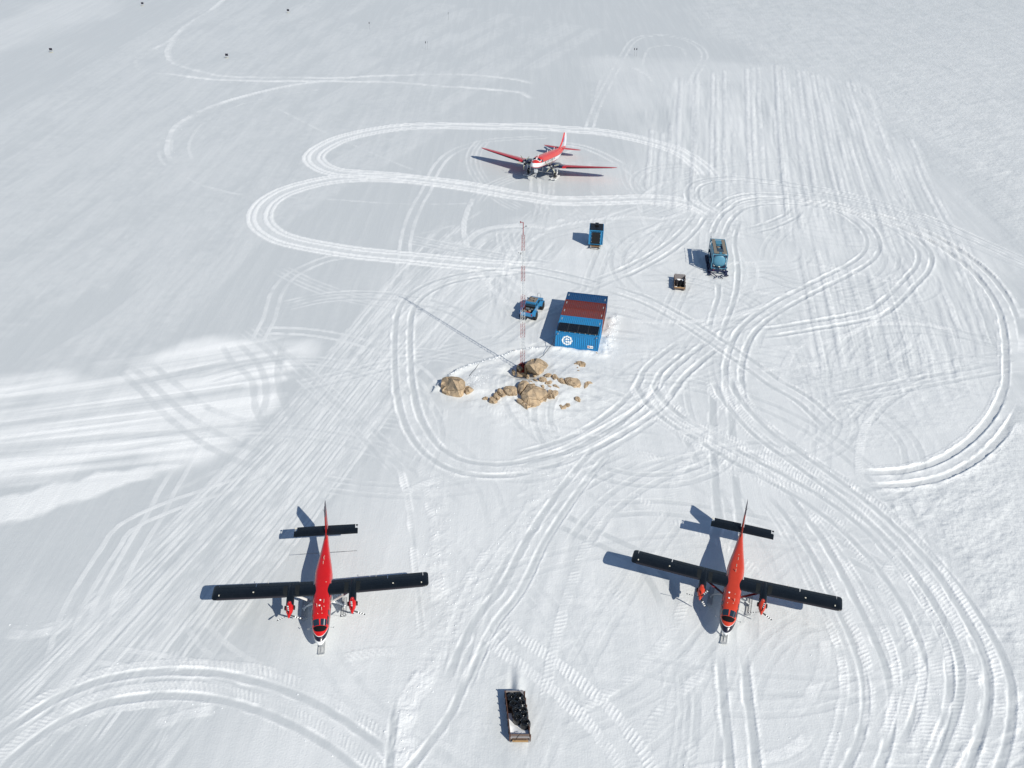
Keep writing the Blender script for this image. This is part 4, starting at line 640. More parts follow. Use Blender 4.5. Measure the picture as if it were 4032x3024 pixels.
class Body:
    """a fuselage defined by cross sections (x, zc, half width, half height, squareness)"""
    def __init__(s,sec): s.sec=sorted(sec)
    def at(s,x):
        S=s.sec
        if x<=S[0][0]: return S[0][1:]
        if x>=S[-1][0]: return S[-1][1:]
        for a,b in zip(S,S[1:]):
            if a[0]<=x<=b[0]:
                t=(x-a[0])/(b[0]-a[0]); return tuple(a[i]*(1-t)+b[i]*t for i in range(1,5))
    def pt(s,x,ang,off=0):
        zc,hw,hh,e=s.at(x); c,q=math.cos(ang),math.sin(ang)
        return (x,(hw+off)*math.copysign(abs(c)**(2/e),c),zc+(hh+off)*math.copysign(abs(q)**(2/e),q))
    def shell(s,name,m,parent,n=28,step=.22,x0=None,x1=None):
        b=MB(); x0=s.sec[0][0] if x0 is None else x0; x1=s.sec[-1][0] if x1 is None else x1
        xs=sorted(set([x0,x1]+[q[0] for q in s.sec if x0<q[0]<x1]+[x0+(x1-x0)*i/max(1,int((x1-x0)/step)) for i in range(int((x1-x0)/step)+1)]))
        b.loft([superell(x,*s.at(x),n) for x in xs]); return b.build(name,m,parent,smooth=True,angle=50)
    def patch(s,name,m,parent,x0,x1,a0,a1,off=.012,nx=4,na=6,shape=None,th=.012):
        """a panel that follows the skin, standing a little proud, with thickness"""
        b=MB(); outer=[];inner=[]
        for i in range(nx+1):
            x=x0+(x1-x0)*i/nx
            for k in range(na+1):
                a=a0+(a1-a0)*k/na
                xx=x
                if shape: xx=shape(i/nx,k/na)
                outer.append(s.pt(xx,R(a),off)); inner.append(s.pt(xx,R(a),off-th-.01))
        w_=na+1; fs=[]
        for i in range(nx):
            for k in range(na): fs.append((i*w_+k,i*w_+k+1,(i+1)*w_+k+1,(i+1)*w_+k))
        o=len(outer); f2=[tuple(o+v for v in f[::-1]) for f in fs]
        ring=[k for k in range(w_)]+[i*w_+na for i in range(1,nx+1)]+[nx*w_+k for k in range(na-1,-1,-1)]+[i*w_ for i in range(nx-1,0,-1)]
        sf=[(ring[i],ring[(i+1)%len(ring)],o+ring[(i+1)%len(ring)],o+ring[i]) for i in range(len(ring))]
        b.add(outer+inner,fs+f2+sf); return b.build(name,m,parent,smooth=True,angle=35)
def airfoil(chord,th,f0=0,f1=1,n=9,z=0,xle=0,y=0,drop=0):
    """closed section ring in the plane y=const, nose towards +x"""
    up=[];lo=[]
    for i in range(n+1):
        f=f0+(f1-f0)*(i/n)**(1.6 if f0==0 else 1)
        t=5*th*(.2969*math.sqrt(f)-.126*f-.3516*f*f+.2843*f**3-.1036*f**4)
        cam_=.02*chord*4*f*(1-f)
        up.append((xle-f*chord,y,z+t*chord+cam_-drop*f)); lo.append((xle-f*chord,y,z-t*chord*.75+cam_-drop*f))
    return up+lo[::-1][(0 if f1<1 else 1):(-1 if f0==0 else None)]
def wingpart(name,m,parent,stations,f0,f1,th=.15,n=9,drop=0,smooth_angle=35):
    b=MB(); b.loft([airfoil(c,th*(tt if tt else 1),f0,f1,n,z,x,y,drop) for (y,x,z,c,tt) in stations])
    return b.build(name,m,parent,smooth=True,angle=smooth_angle)
def propeller(parent,c,rad,n,phase,m_blade,m_hub,width=.17,spin=None,yaw=0):
    b=MB(); sr,sl_=spin or (.16,.42)
    b.lathe([(-.12,sr*.9),(0,sr),(sl_*.4,sr*.85),(sl_*.8,sr*.45),(sl_,.02)],'X',12)
    hub=b.build('propeller',m_hub,parent,smooth=True,loc=c)
    for k in range(n):
        a=R(phase)+2*math.pi*k/n; b=MB(); rings=[]
        for f,w_,tw in ((.06,.5,60),(.2,.75,45),(.45,1,26),(.75,1,14),(.95,.85,10),(1,.5,8)):
            r_=rad*f; w2=width*w_/2; t_=R(tw); th=.02 if f>.1 else .04
            # chord direction: mix of x (axis) and tangential
            ring=[]
            for (cu,cv) in ((-1,0),(0,1),(1,0),(0,-1)):
                u=cu*w2; v=cv*th
                tx=u*math.sin(t_)+v*math.cos(t_); tt=u*math.cos(t_)-v*math.sin(t_)
                ring.append((tx,tt,r_))
            rings.append(ring)
        b.loft(rings); bl=b.build('blade',m_blade,hub,smooth=True); bl.rotation_euler=(a-math.pi/2,0,0)
    return hub
def make_ski(name,parent,c,L_,W_,m,rib=True,up=.16,mb_extra=None):
    b=MB(); rings=[]
    for f in (0,.04,.12,.5,.80,.90,.96,1.0):
        x=-L_/2+L_*f; w_=W_/2*(.8 if f in(0,) else 1 if f<.95 else .86 if f<1 else .6); z=up*max(0,(f-.80)/.2)**1.6+(.05*(1-f/.04) if f<.04 else 0)
        rings.append([(x,-w_,z),(x,w_,z),(x,w_,z+.05),(x,-w_,z+.05)])
    b.loft(rings)
    for y in(-W_*.44,W_*.44): b.box((-.05,y,.065),(L_*.84,.03,.05))
    if rib:
        b.box((-.1,0,.09),(L_*.72,.05,.08))
    return b.build(name,m,parent,loc=c)
# ------------------------------------------------------------------ the two high-wing ski planes
def ski_plane(label,loc,rz,red,strut_m,prop_phases,boom,pinch,ants,tail_white):
    t=thing('propeller_plane',label,'airplane',loc,rz)
    redm=banded('fuselage_paint_'+('a' if boom else 'b'),2,[(0,WHITE),(1.56 if boom else 1.46,(.012,.010,.022)),(1.815,WHITE),(1.845,red),(3.6,red)],rough=.3,coat=.5)
    cowlm=mat('cowling_paint_'+('a' if boom else 'b'),red,rough=.3,coat=.5)
    body=Body([(4.76,1.32,.03,.03,2),(4.68,1.33,.17,.15,2),(4.5,1.37,.33,.30,2),(4.2,1.44,.49,.44,2.1),(3.8,1.51,.62,.56,2.2),(3.3,1.61,.735,.66,2.4),(2.86,1.80,.785,.86,2.8),
      (2.3,1.84,.82,.91,3.2),(1,1.86,.83,.93,3.4),(-3.2,1.86,.83,.93,3.4),(-4.2,1.93,.72,.86,3.0),(-5.4,2.02,.54,.75,2.7),(-7.2,2.18,.30,.52,2.4),(-8.4,2.27,.17,.36,2.2),(-10.0,2.36,.07,.18,2)])
    fus=body.shell('fuselage',redm,t)
    # glazing
    for a0,a1 in ((92,134),(46,88)):
        body.patch('windshield_pane',M_glass,t,2.88,3.30,a0,a1)
    for sgn in (1,-1):
        for x0,x1,a0,a1 in ((2.45,3.15,16,42),(1.75,2.3,14,40)):
            body.patch('side_window',M_glass,t,x0,x1,*( (a0,a1) if sgn>0 else (180-a1,180-a0)))
        for k in range(5):
            x=.9-k*.78
            body.patch('cabin_window',M_glass,t,x,x+.36,*( (8,22) if sgn>0 else (158,172)),nx=2,na=3)
    body.patch('windshield_pillar',cowlm,t,2.86,3.32,88,92,off=.03,nx=3,na=1)
    body.patch('antiglare_panel',M_black,t,3.34,3.86,34,146,off=.008,nx=6,na=10,shape=lambda u,v:3.34+.52*u*math.sqrt(max(0,1-(2*v-1)**2))+.001*u)
    body.patch('nose_seam',M_white,t,1.2,1.24,60,120,off=.004,nx=1,na=6) if False else None
    # door on the plane's left
    body.patch('cabin_door',redm,t,-2.9,-2.0,-28,20,off=.010,nx=3,na=5)
    # wings: root over the cabin, dihedral 3 degrees
    for sg in (1,-1):
        def st(y,z=None): return (sg*y,0,2.55+.032*y,1.98,1)
        tip=[(9.55,0,1.98,.98),(9.72,-.03,1.93,.8),(9.85,-.16,1.72,.55),(9.92,-.36,1.35,.2)]
        f1=.72
        wingpart('wing',M_wing,t,[st(.3),st(3),st(6),st(9.2)]+[(sg*y,x,2.55+.032*y,c,tt) for y,x,c,tt in tip],0,f1,drop=.08)
        wingpart('flap',M_wing,t,[st(.86),st(3),st(6.05)],f1+.012,1,drop=.08,n=4)
        wingpart('aileron',M_wing,t,[st(6.12),st(8),st(9.4)],f1+.012,1,drop=.08,n=4)
        wingpart('wing_tip',M_wing,t,[(sg*y,x,2.55+.032*y,c,tt) for y,x,c,tt in [(9.44,0,1.98,1)]+tip],f1,1,drop=.08,n=4)
        # rubber boot on leading edge
        for y0,y1 in ((3.3,6.0),(6.03,9.4)):
            b=MB(); b.loft([[(p[0]+.006,p[1],p[2]) for p in airfoil(1.98,.155,0,.07,5,2.55+.032*y,.008,sg*y)] for y in(y0,y1)]); b.build('deicing_boot',M_boot,t,smooth=True)
        b=MB(); zt=2.55+.032*9.3
        b.box((-.42,sg*9.25,zt+.185),(.16,.09,.03)); b.build('tip_lamp',M_cream,t)
        b=MB(); b.box((-.62,sg*(6.6 if sg>0 else 6.2),2.55+.032*6.4+.205),(.13,.13,.02)); b.build('fuel_cap',M_cream,t)
        for y in(5.0,):
            b=MB(); b.tube([(-1.8,sg*y,2.75),(-2.08,sg*y,2.76)],.012,4); b.box((-1.95,sg*y,2.79),(.12,.03,.08)); b.build('static_wick',M_cream,t)
        # walkway pads either side of the nacelle
        for y in(2.28,3.36):
            b=MB(); rings=[]
            for yy in (y-.22,y+.22):
                A_=airfoil(1.98,.15,.05,.70,6,2.55+.032*y,0,sg*yy,drop=.08)[:7]
                rings.append([(p[0],p[1],p[2]+.006) for p in A_]+[(p[0],p[1],p[2]-.02) for p in A_[::-1]])
            b.loft(rings); b.build('walkway_pad',M_walk,t,smooth=True)
        # strut
        b=MB(); p0=Vector((-.55,sg*.74,1.05)); p1=Vector((-.75,sg*3.1,2.52))
        d=(p1-p0); n_=Vector((1,0,0)); up=d.cross(n_).normalized()
        b.loft([[p+n_*.15,p+up*.04,p-n_*.17,p-up*.04] for p in(p0,p0+d*.5,p1)]); b.build('wing_strut',strut_m,t,smooth=True,angle=60)
        # nacelle
        ny_=sg*2.84; nb=MB()
        nb.loft([[(x,ny_+px,pz) for (_,px,pz) in superell(0,zc,hw,hh,2.6,14)] for x,zc,hw,hh in ((-1.9,2.60,.06,.05),(-1.5,2.58,.22,.16),(-.6,2.55,.34,.30),(.3,2.46,.36,.34),(.95,2.38,.35,.35))])
        nac=nb.build('engine_nacelle',M_wing,t,smooth=True,angle=50)
        cb=MB(); cb.loft([[(x,ny_+px,pz) for (_,px,pz) in superell(0,zc,hw,hh,2.2,16)] for x,zc,hw,hh in ((.55,2.54,.12,.20),(.68,2.48,.26,.31),(.95,2.395,.345,.355),(1.25,2.365,.345,.35),(1.52,2.335,.30,.30),(1.72,2.31,.22,.22))])
        cb.build('engine_cowling',cowlm,nac,smooth=True,angle=50)
        for s2 in(-1,1):
            eb=MB(); eb.box((1.02,ny_+s2*.40,2.32),(.40,.16,.30),bev=.05); eb.build('exhaust_stack',M_exh,nac)
        ib=MB(); ib.box((1.35,ny_,2.02),(.5,.34,.16),bev=.05); ib.build('air_intake',M_exh,nac)
        for x,zz in((.80,2.80),(1.2,2.72)):
            xb=MB(); xb.box((x,ny_+.03,zz-.02),(.07,.025,.02)); xb.build('cowling_latch',M_cream,nac)
        propeller(t,(1.84,ny_,2.30),1.30,3,prop_phases[0 if sg<0 else 1],M_prop,cowlm,width=.17)
        # main gear leg and ski
        sy=sg*1.86; hs=.0
        make_ski('main_ski',t,(-.75,sy,.04),2.75,.52,M_ski)
        b=MB(); b.tube([(-.75,sg*.66,1.02),(-.75,sg*1.45,.62),(-.75,sy,.30)],[.11,.09,.07],8)
        b.tube([(-.75,sy-.16,.30),(-.75,sy+.16,.30)],.07,8); b.box((-.75,sy,.22),(.36,.10,.20)); b.box((-.75,sy,.38),(.5,.09,.12))
        b.build('gear_leg',M_white if not tail_white else M_ski,t,smooth=True)
        for q0,q1 in(((.55,sy,.15),(.95,sg*.72,1.12)),((-2.0,sy,.15),(-1.9,sg*.7,1.12))):
            b=MB(); b.tube([q0,q1],.010,4); b.build('ski_cable',M_grey,t)
        # mirrors and steps under the cockpit
        b=MB(); b.tube([(2.9,sg*.80,1.5),(3.0,sg*1.15,1.5)],.014,5); b.tube([(3.0,sg*1.15,1.44),(3.0,sg*1.15,1.60)],.035,6); b.build('pitot_probe',M_grey,t)
    make_ski('nose_ski',t,(3.93,0,.04),1.95,.62,M_ski)
    b=MB(); b.tube([(3.75,0,1.0),(3.9,0,.55),(3.95,0,.2)],[.08,.07,.06],8); b.tube([(3.95,-.2,.22),(3.95,.2,.22)],.06,8); b.build('nose_gear_leg',M_grey,t,smooth=True)
    # tail
    finm=banded('fin_paint_'+('a' if boom else 'b'),2,[(2,red),(2.75,tuple(c*.5 for c in red)),(4.45,(.02,.012,.03)),(6,(.02,.012,.03))],rough=.4)
    def vfin(name,pts0,pts1,m):
        b=MB(); rings=[]
        for (xl,xt,z,th) in pts0:
            c=xl-xt; ring=[(xl,0,z),(xl-.08*c,th*.7,z),(xl-.35*c,th,z),(xt,th*.25 if pts1 else th*.9,z),(xt,-th*.25 if pts1 else -th*.9,z),(xl-.35*c,-th,z),(xl-.08*c,-th*.7,z)]
            rings.append(ring)
        b.loft(rings); return b.build(name,m,t,smooth=True,angle=35)
    vfin('tail_fin',[(-6.6,-9.3,2.55,.05),(-7.7,-9.35,2.85,.09),(-8.35,-9.42,3.6,.085),(-8.95,-9.55,4.9,.06),(-9.15,-9.6,5.22,.03)],False,finm)
    vfin('rudder',[(-9.33,-10.35,2.35,.07),(-9.38,-10.5,3.3,.08),(-9.58,-10.6,5.0,.05),(-9.63,-10.45,5.22,.03)],True,finm)
    for sg in(1,-1):
        wingpart('tailplane',M_wing,t,[(sg*.10,-7.85,2.86,1.45,1),(sg*2.95,-7.85,2.86,1.40,1),(sg*3.15,-7.90,2.86,1.25,.7)],0,.56,th=.11)
        wingpart('elevator',M_wing,t,[(sg*.16,-7.85,2.86,1.45,1),(sg*2.88,-7.85,2.86,1.43,1)],.575,1,th=.10,n=4)
        b=MB(); b.box((-7.98,sg*3.06,2.87),(.26,.16,.09),bev=.03); b.build('elevator_horn',M_wing,t)
        b=MB(); b.box((-9.12,sg*3.04,2.86),(.22,.20,.05),bev=.02); b.box((-8.75,sg*3.06,2.87),(.3,.03,.05)); b.build('horn_edge',M_cream if sg<0 else M_wing,t)
    # roof fittings
    for i,(x,y,k) in enumerate(ants):
        b=MB(); z=body.pt(x,R(90))[2]
        if k=='b': b.box((x,y,z+.13),(.10,.022,.30),tilt=('Y',-.35)); b.build('blade_antenna',M_cream,t)
        elif k=='g': b.lathe([(z-.02,.085),(z+.03,.085),(z+.06,.04)],'Z',10,(x,y,0)); b.build('satellite_antenna',M_white,t,smooth=True)
        elif k=='r': b.box((x,y,z+.02),(.40,.03,.04)); b.build('roof_rail',M_cream,t)
        elif k=='d': b.lathe([(z-.02,.03),(z+.05,.025)],'Z',8,(x,y,0)); b.build('roof_beacon',M_cream,t)
    b=MB(); b.tube([(-9.0,0,4.95),(-9.1,-.12,5.05),(-9.3,-.16,5.0)],.012,4); b.tube([(-9.0,0,4.95),(-9.1,.12,5.05),(-9.3,.16,5.0)],.012,4); b.build('fin_loop_antenna',M_dark,t)
    if boom:
        b=MB(); b.tube([(-6.35,-2.55,1.95),(-6.35,3.05,1.95)],[.018,.02],6); b.build('tail_boom',M_dark,t)
    if pinch:
        for sg in(1,-1):
            a0,a1=(32,60) if sg>0 else (120,148)
            body.patch('wing_root_fairing',M_wing,t,-1.15,.15,a0,a1,off=.02,nx=6,na=5,shape=lambda u,v,s_=sg:-.5+(-.72+1.44*u)*( (1-v) if s_>0 else v)**.8)
    return t
M_prop=banded('propeller_stripes','r',[(0,BLACK)]+[(.58+.115*i,(WHITE if i%2==0 else BLACK)) for i in range(6)]+[(1.35,BLACK)],rough=.5)
M_prop.name='propeller_stripes'
ski_plane('bright red high-wing ski plane with black wings, a thin rod crossing behind its cabin',(-17.04,59.923,hz(-17,60)),R(7.656)-math.pi/2,RED,M_white,(90,90),True,True,
  [(1.9,.13,'b'),(1.55,.32,'d'),(1.45,-.32,'b'),(1.4,-.1,'g'),(.75,-.06,'g'),(.9,.28,'r'),(2.35,-.2,'d'),(2.35,.18,'d'),(-1.5,.35,'d'),(-4.6,.0,'b'),(-5.0,.03,'d'),(-4.1,-.05,'r')],False)
ski_plane('orange-red high-wing ski plane with black wings, angled across the right-hand side',(21.596,62.445,hz(21.6,62.4)),R(-16.47)-math.pi/2,REDO,M_redstrut,(60,85),False,False,
  [(1.75,.28,'b'),(2.1,.2,'d'),(2.2,-.3,'d'),(1.55,-.25,'g'),(.85,-.3,'g'),(.9,.25,'d'),(-2.2,.0,'b'),(-3.0,.0,'r'),(-4.0,.05,'r'),(-4.6,.05,'d')],True)
# ------------------------------------------------------------------ the low-wing taildragger in the distance
def big_plane():
    t=thing('propeller_plane','large low-wing taildragger on skis, red top and white sides, parked far off alone','airplane',(0,0,0))
    a=R(-19.0)
    cx,cy=4.67,177.15
    pitch=R(BIGP)
    t.matrix_world=Matrix.Translation((cx,cy,.22+hz(cx,cy)))@Matrix.Rotation(a-math.pi/2,4,'Z')@Matrix.Rotation(-pitch,4,'Y')
    blue=(.022,.03,.085)
    fm=banded('airliner_fuselage_paint',2,[(1,blue),(2.42,(.55,.02,.03)),(2.49,WHITE),(2.54,(.5,.02,.03)),(2.58,WHITE),(3.26,(.03,.03,.09)),(3.31,(.66,.035,.022)),(5,(.66,.035,.022))],rough=.35,coat=.3)
    body=Body([(6.4,2.75,.05,.05,2),(6.3,2.76,.30,.30,2),(5.9,2.78,.66,.62,2),(5.3,2.80,.93,.78,2.1),(4.76,2.86,1.03,.86,2.2),(4.2,3.0,1.10,1.10,2.3),(3.75,3.02,1.15,1.18,2.2),(3.2,3.05,1.17,1.22,2.2),(1.5,3.0,1.2,1.27,2.2),(-4.5,3.0,1.2,1.27,2.2),(-7,3.1,1.1,1.15,2.2),(-9.5,3.3,.85,.92,2.1),(-12.4,3.6,.5,.6,2),(-14.8,3.85,.2,.3,2),(-15.6,3.95,.05,.1,2)])
    body.shell('fuselage',fm,t,n=30,step=.4)
    for sgn in(1,-1):
        for k in range(7):
            x=2.0-k*1.02
            body.patch('cabin_window',M_glass,t,x,x+.42,*( (-2,9) if sgn>0 else (171,182)),nx=2,na=3,off=.02)
        body.patch('cockpit_side_window',M_glass,t,3.5,4.2,*( (14,38) if sgn>0 else (142,166)),nx=3,na=4)
        body.patch('windshield_pane',M_glass,t,4.24,4.70,*( (42,84) if sgn>0 else (96,138)),nx=3,na=5)
        body.patch('windshield_frame',M_white,t,4.70,4.80,*( (42,86) if sgn>0 else (94,138)),nx=1,na=5,off=.03)
        body.patch('windshield_frame',M_white,t,4.2,4.78,*( (84,89) if sgn>0 else (91,96)),nx=3,na=1,off=.03)
        body.patch('windshield_frame',M_white,t,4.2,4.78,*( (38,43) if sgn>0 else (137,142)),nx=3,na=1,off=.03)
    M_rw=mat('red_wing_paint',(.50,.022,.025),rough=.35,noise=.12,nscale=1,coat=.3)
    M_bn=mat('navy_paint',(.012,.018,.045),rough=.3,noise=.2,nscale=2,coat=.3)
    for sg in(1,-1):
        wingpart('centre_section',M_bn,t,[(sg*.3,.6,2.15,4.4,1),(sg*4.2,.6,2.15,4.3,1)],0,1,th=.14)
        stt=[(4.2,.6,2.15,4.3,1),(8,-.5,2.52,3.2,.9),(12,-1.7,2.92,2.15,.75),(13.8,-2.35,3.10,1.45,.6),(14.45,-2.9,3.16,.7,.3)]
        wingpart('wing',M_rw,t,[(sg*y,x,z,c,q) for y,x,z,c,q in stt],0,.76,th=.14)
        wingpart('aileron',M_rw,t,[(sg*y,x,z,c,q) for y,x,z,c,q in stt[1:4]],.77,1,th=.13,n=4)
        wingpart('flap',M_rw,t,[(sg*y,x,z,c,q) for y,x,z,c,q in stt[:2]],.77,1,th=.13,n=4)
        b=MB(); b.loft([[(p[0]+.01,p[1],p[2]) for p in airfoil(c,.15*q,0,.05,5,z-.01,x+.015,sg*y)] for y,x,z,c,q in [(5.0,.38,2.22,4.08,1),(8,-.5,2.52,3.2,.9),(12,-1.7,2.92,2.15,.75),(13.6,-2.28,3.08,1.5,.6)]]); b.build('deicing_boot',M_boot,t,smooth=True)
        ny_=sg*2.82; b=MB()
        b.loft([[(x,ny_+px,pz) for (_,px,pz) in superell(0,zc,hw,hh,2.2,14)] for x,zc,hw,hh in ((-3.4,2.25,.1,.1),(-1.7,2.35,.45,.42),(.8,2.55,.58,.60),(2.2,2.64,.52,.56),(2.9,2.68,.42,.48),(3.2,2.70,.28,.30))])
        nac=b.build('engine_nacelle',M_bn,t,smooth=True,angle=50)
        for s2 in(-1,1):
            b=MB(); b.tube([(2.0,ny_+s2*.45,2.75),(1.7,ny_+s2*.72,2.8),(1.3,ny_+s2*.80,2.8)],.13,8); b.build('exhaust_stack',M_grey,nac,smooth=True)
        b=MB(); b.box((2.7,ny_,2.20),(.6,.5,.3),bev=.1); b.build('air_intake',M_dark,nac)
        propeller(t,(3.35,ny_,2.70),1.48,5,54 if sg<0 else 18,M_prop5,M_grey,width=.20,spin=(.2,.5))
        # gear: wheel between ski rails
        b=MB(); b.lathe([(-.17,.30),(-.17,.50),(-.10,.57),(.10,.57),(.17,.50),(.17,.30)],'Y',18,(0,ny_,.58)); wheel=b.build('wheel',M_tyre,t,smooth=True)
        b=MB(); b.lathe([(-.18,.05),(-.16,.28),(.16,.28),(.18,.05)],'Y',12,(0,ny_,.58)); b.build('wheel_hub',M_grey,wheel,smooth=True)
        b=MB()
        for s2 in(-1,1):
            b.tube([(0,ny_+s2*.30,.6),(.1,ny_+s2*.32,1.9)],.07,6); b.tube([(0,ny_+s2*.30,.6),(-1.6,ny_+s2*.3,2.0)],.05,6)
        b.tube([(0,ny_-.36,.6),(0,ny_+.36,.6)],.06,6); b.build('gear_leg',M_white,t,smooth=True)
        # ski, level with the snow
        sk=MB(); 
        for s2 in(-1,1):
            rings=[]
            for f in(0,.1,.5,.85,1): rings.append([(-1.5+3.2*f,ny_+s2*.42-.14,.3*max(0,f-.8)/.2*.8),(-1.5+3.2*f,ny_+s2*.42+.14,.3*max(0,f-.8)/.2*.8),(-1.5+3.2*f,ny_+s2*.42+.14,.3*max(0,f-.8)/.2*.8+.10),(-1.5+3.2*f,ny_+s2*.42-.14,.3*max(0,f-.8)/.2*.8+.10)])
            sk.loft(rings)
        sk.box((1.35,ny_,.12),(.3,1.1,.06)); sk.box((-1.2,ny_,.08),(.3,1.1,.06))
        so_=sk.build('main_ski',M_white,t); so_.rotation_euler=(0,pitch,0); so_.location=(0,0,-.05)
    # tail
    b=MB(); rings=[]
    for (xl,xt,z,th) in ((-9.4,-14.0,4.0,.06),(-11.2,-14.05,4.5,.14),(-12.1,-14.1,5.3,.13),(-12.8,-14.1,6.3,.1),(-13.2,-14.1,7.0,.05)):
        c=xl-xt; rings.append([(xl,0,z),(xl-.1*c,th*.7,z),(xl-.4*c,th,z),(xt,th*.8,z),(xt,-th*.8,z),(xl-.4*c,-th,z),(xl-.1*c,-th*.7,z)])
    M_fin=banded('big_fin_paint',0,[(-16,WHITE),(-12.25,(.6,.03,.03)),(-8,(.6,.03,.03))],rough=.4,fade=.2)
    M_fin2=mat('white_fin_paint',(.72,.73,.76),rough=.4,noise=.05)
    M_finr=mat('red_fin_edge',(.6,.03,.03),rough=.4)
    fin=b.build('tail_fin',M_fin2,t,smooth=True,angle=40)
    b=MB(); b.loft([[(xl+.03,0,z),(xl-.45,th+.02,z),(xl-.75,th+.012,z),(xl-.7,0,z),(xl-.75,-th-.012,z),(xl-.45,-th-.02,z)] for xl,z,th in((-9.3,3.95,.07),(-11.15,4.5,.12),(-12.05,5.3,.12),(-12.75,6.3,.10),(-13.1,7.03,.06))]); b.build('fin_leading_edge',M_finr,fin,smooth=True,angle=50)
    b=MB(); b.loft([[(-14.14,.1*s_,z),(xt,.02,z),(xt,-.02,z),(-14.14,-.1*s_,z)] for xt,z,s_ in((-15.4,3.7,1),(-15.8,4.6,1),(-15.7,5.8,.9),(-15.1,6.8,.6),(-14.6,7.08,.4))]); b.build('rudder',M_fin2,t,smooth=True,angle=40)
    b=MB(); b.box((-13.3,.13,5.6),(.5,.02,.9)); b.build('fin_emblem',mat('emblem_blue',(.10,.16,.35),rough=.4),fin)
    for sg in(1,-1):
        wingpart('tailplane',M_rw,t,[(sg*.3,-11.6,3.9,2.6,1),(sg*3.4,-12.4,3.95,1.6,.8),(sg*4.05,-12.8,3.96,.9,.4)],0,.6,th=.11)
        wingpart('elevator',M_rw,t,[(sg*.3,-11.6,3.9,2.6,1),(sg*3.4,-12.4,3.95,1.6,.8),(sg*3.9,-12.7,3.96,1.0,.4)],.61,1,th=.10,n=4)
    b=MB(); b.tube([(-12.6,0,3.2),(-12.8,0,2.9)],.06,6); b.lathe([(-.12,.1),(-.1,.26),(.1,.26),(.12,.1)],'Y',12,(-12.8,0,2.75)); b.build('tail_wheel',M_tyre,t,smooth=True)
    # belly fittings: wedge pod, hanging bar on posts
    b=MB(); b.loft([[(4.7,-.3,2.0),(4.7,.3,2.0),(4.2,.35,1.15),(4.2,-.35,1.15)],[(3.3,-.12,2.0),(3.3,.12,2.0),(3.4,.12,1.4),(3.4,-.12,1.4)]]); b.build('belly_pod',M_white,t)
    b=MB(); b.tube([(4.0,0,1.3),(4.0,0,.3)],.05,6); b.build('pod_leg',M_white,t)
    b=MB(); b.tube([(2.0,-2.2,1.15),(2.0,2.6,1.15)],.07,6)
    for y in(-.9,.7): b.tube([(2.0,y,1.15),(2.0,y,2.0)],.05,6)
    b.build('antenna_bar',M_grey,t)
    for x,y in((4.0,.1),(-2.5,.0),(-7.0,0)):
        b=MB(); z=body.pt(x,R(90))[2]; b.box((x,y,z+.25),(.2,.04,.55),tilt=('Y',-.3)); b.build('blade_antenna',M_white,t)
    return t
M_prop5=banded('propeller_dots','r',[(0,BLACK)]+[(.62+.11*i,((.72,.70,.52) if i%2==0 else BLACK)) for i in range(8)]+[(1.6,BLACK)],rough=.5,fade=.1)
BIGX,BIGP=4.2,10.5
big_plane()
# ------------------------------------------------------------------ shipping containers
def corr_profile(L_,period,depth):
    """trapezoid wave: list of (u, w)"""
    out=[]; n=max(2,int(round(L_/period))); p=L_/n
    for i in range(n):
        u=i*p; out+=[(u,0),(u+p*.22,0),(u+p*.38,-depth),(u+p*.84,-depth)]
    out.append((L_,0)); return out
def corr_at(u,L_,period,depth):
    P_=corr_profile(L_,period,depth)
    for a,b in zip(P_,P_[1:]):
        if a[0]<=u<=b[0]: return a[1]+(b[1]-a[1])*(u-a[0])/max(1e-6,b[0]-a[0])
    return 0
def corr_panel(name,m,parent,org,du,dv,dn,L_,Hh,period=.278,depth=.055):
    """corrugated sheet: org corner, du along, dv up, dn outward"""
    org,du,dv,dn=map(Vector,(org,du,dv,dn)); b=MB(); P_=corr_profile(L_,period,depth)
    vs=[];fs=[]
    for u,w_ in P_:
        p=org+du*u+dn*w_; vs+=[p,p+dv*Hh]
    for i in range(len(P_)-1): fs.append((2*i,2*i+2,2*i+3,2*i+1))
    o=len(vs)
    for u,w_ in P_:
        p=org+du*u+dn*(-depth-.02); vs+=[p,p+dv*Hh]
    for i in range(len(P_)-1): fs.append((o+2*i,o+2*i+1,o+2*i+3,o+2*i+2))
    b.add(vs,fs); return b.build(name,m,parent)
def painted(name,c,rust=.4,rough=.5):
    m=mat(name,c,rough=rough,noise=0,nscale=1.7,dirt=tuple(x*.55+.03 for x in c),dirt_amt=rust,bump=.1,bscale=8); return m
M_cb1=painted('container_blue',(.012,.20,.44),.55); M_cb2=painted('container_light_blue',(.020,.21,.44),.6); M_cd=painted('container_dark_blue',(.008,.055,.15),.5)
M_cr1=painted('container_red_brown',(.145,.026,.019),.8); M_cr2=painted('container_dull_red',(.175,.038,.030),.9)
M_solar=mat('solar_cells',(.004,.006,.010),rough=.28,noise=.3,nscale=12,spec=.35); M_sframe=mat('solar_frame',(.055,.06,.06),rough=.5)
M_worn=mat('worn_mark',(.38,.42,.42),rough=.7,noise=.3,nscale=20)
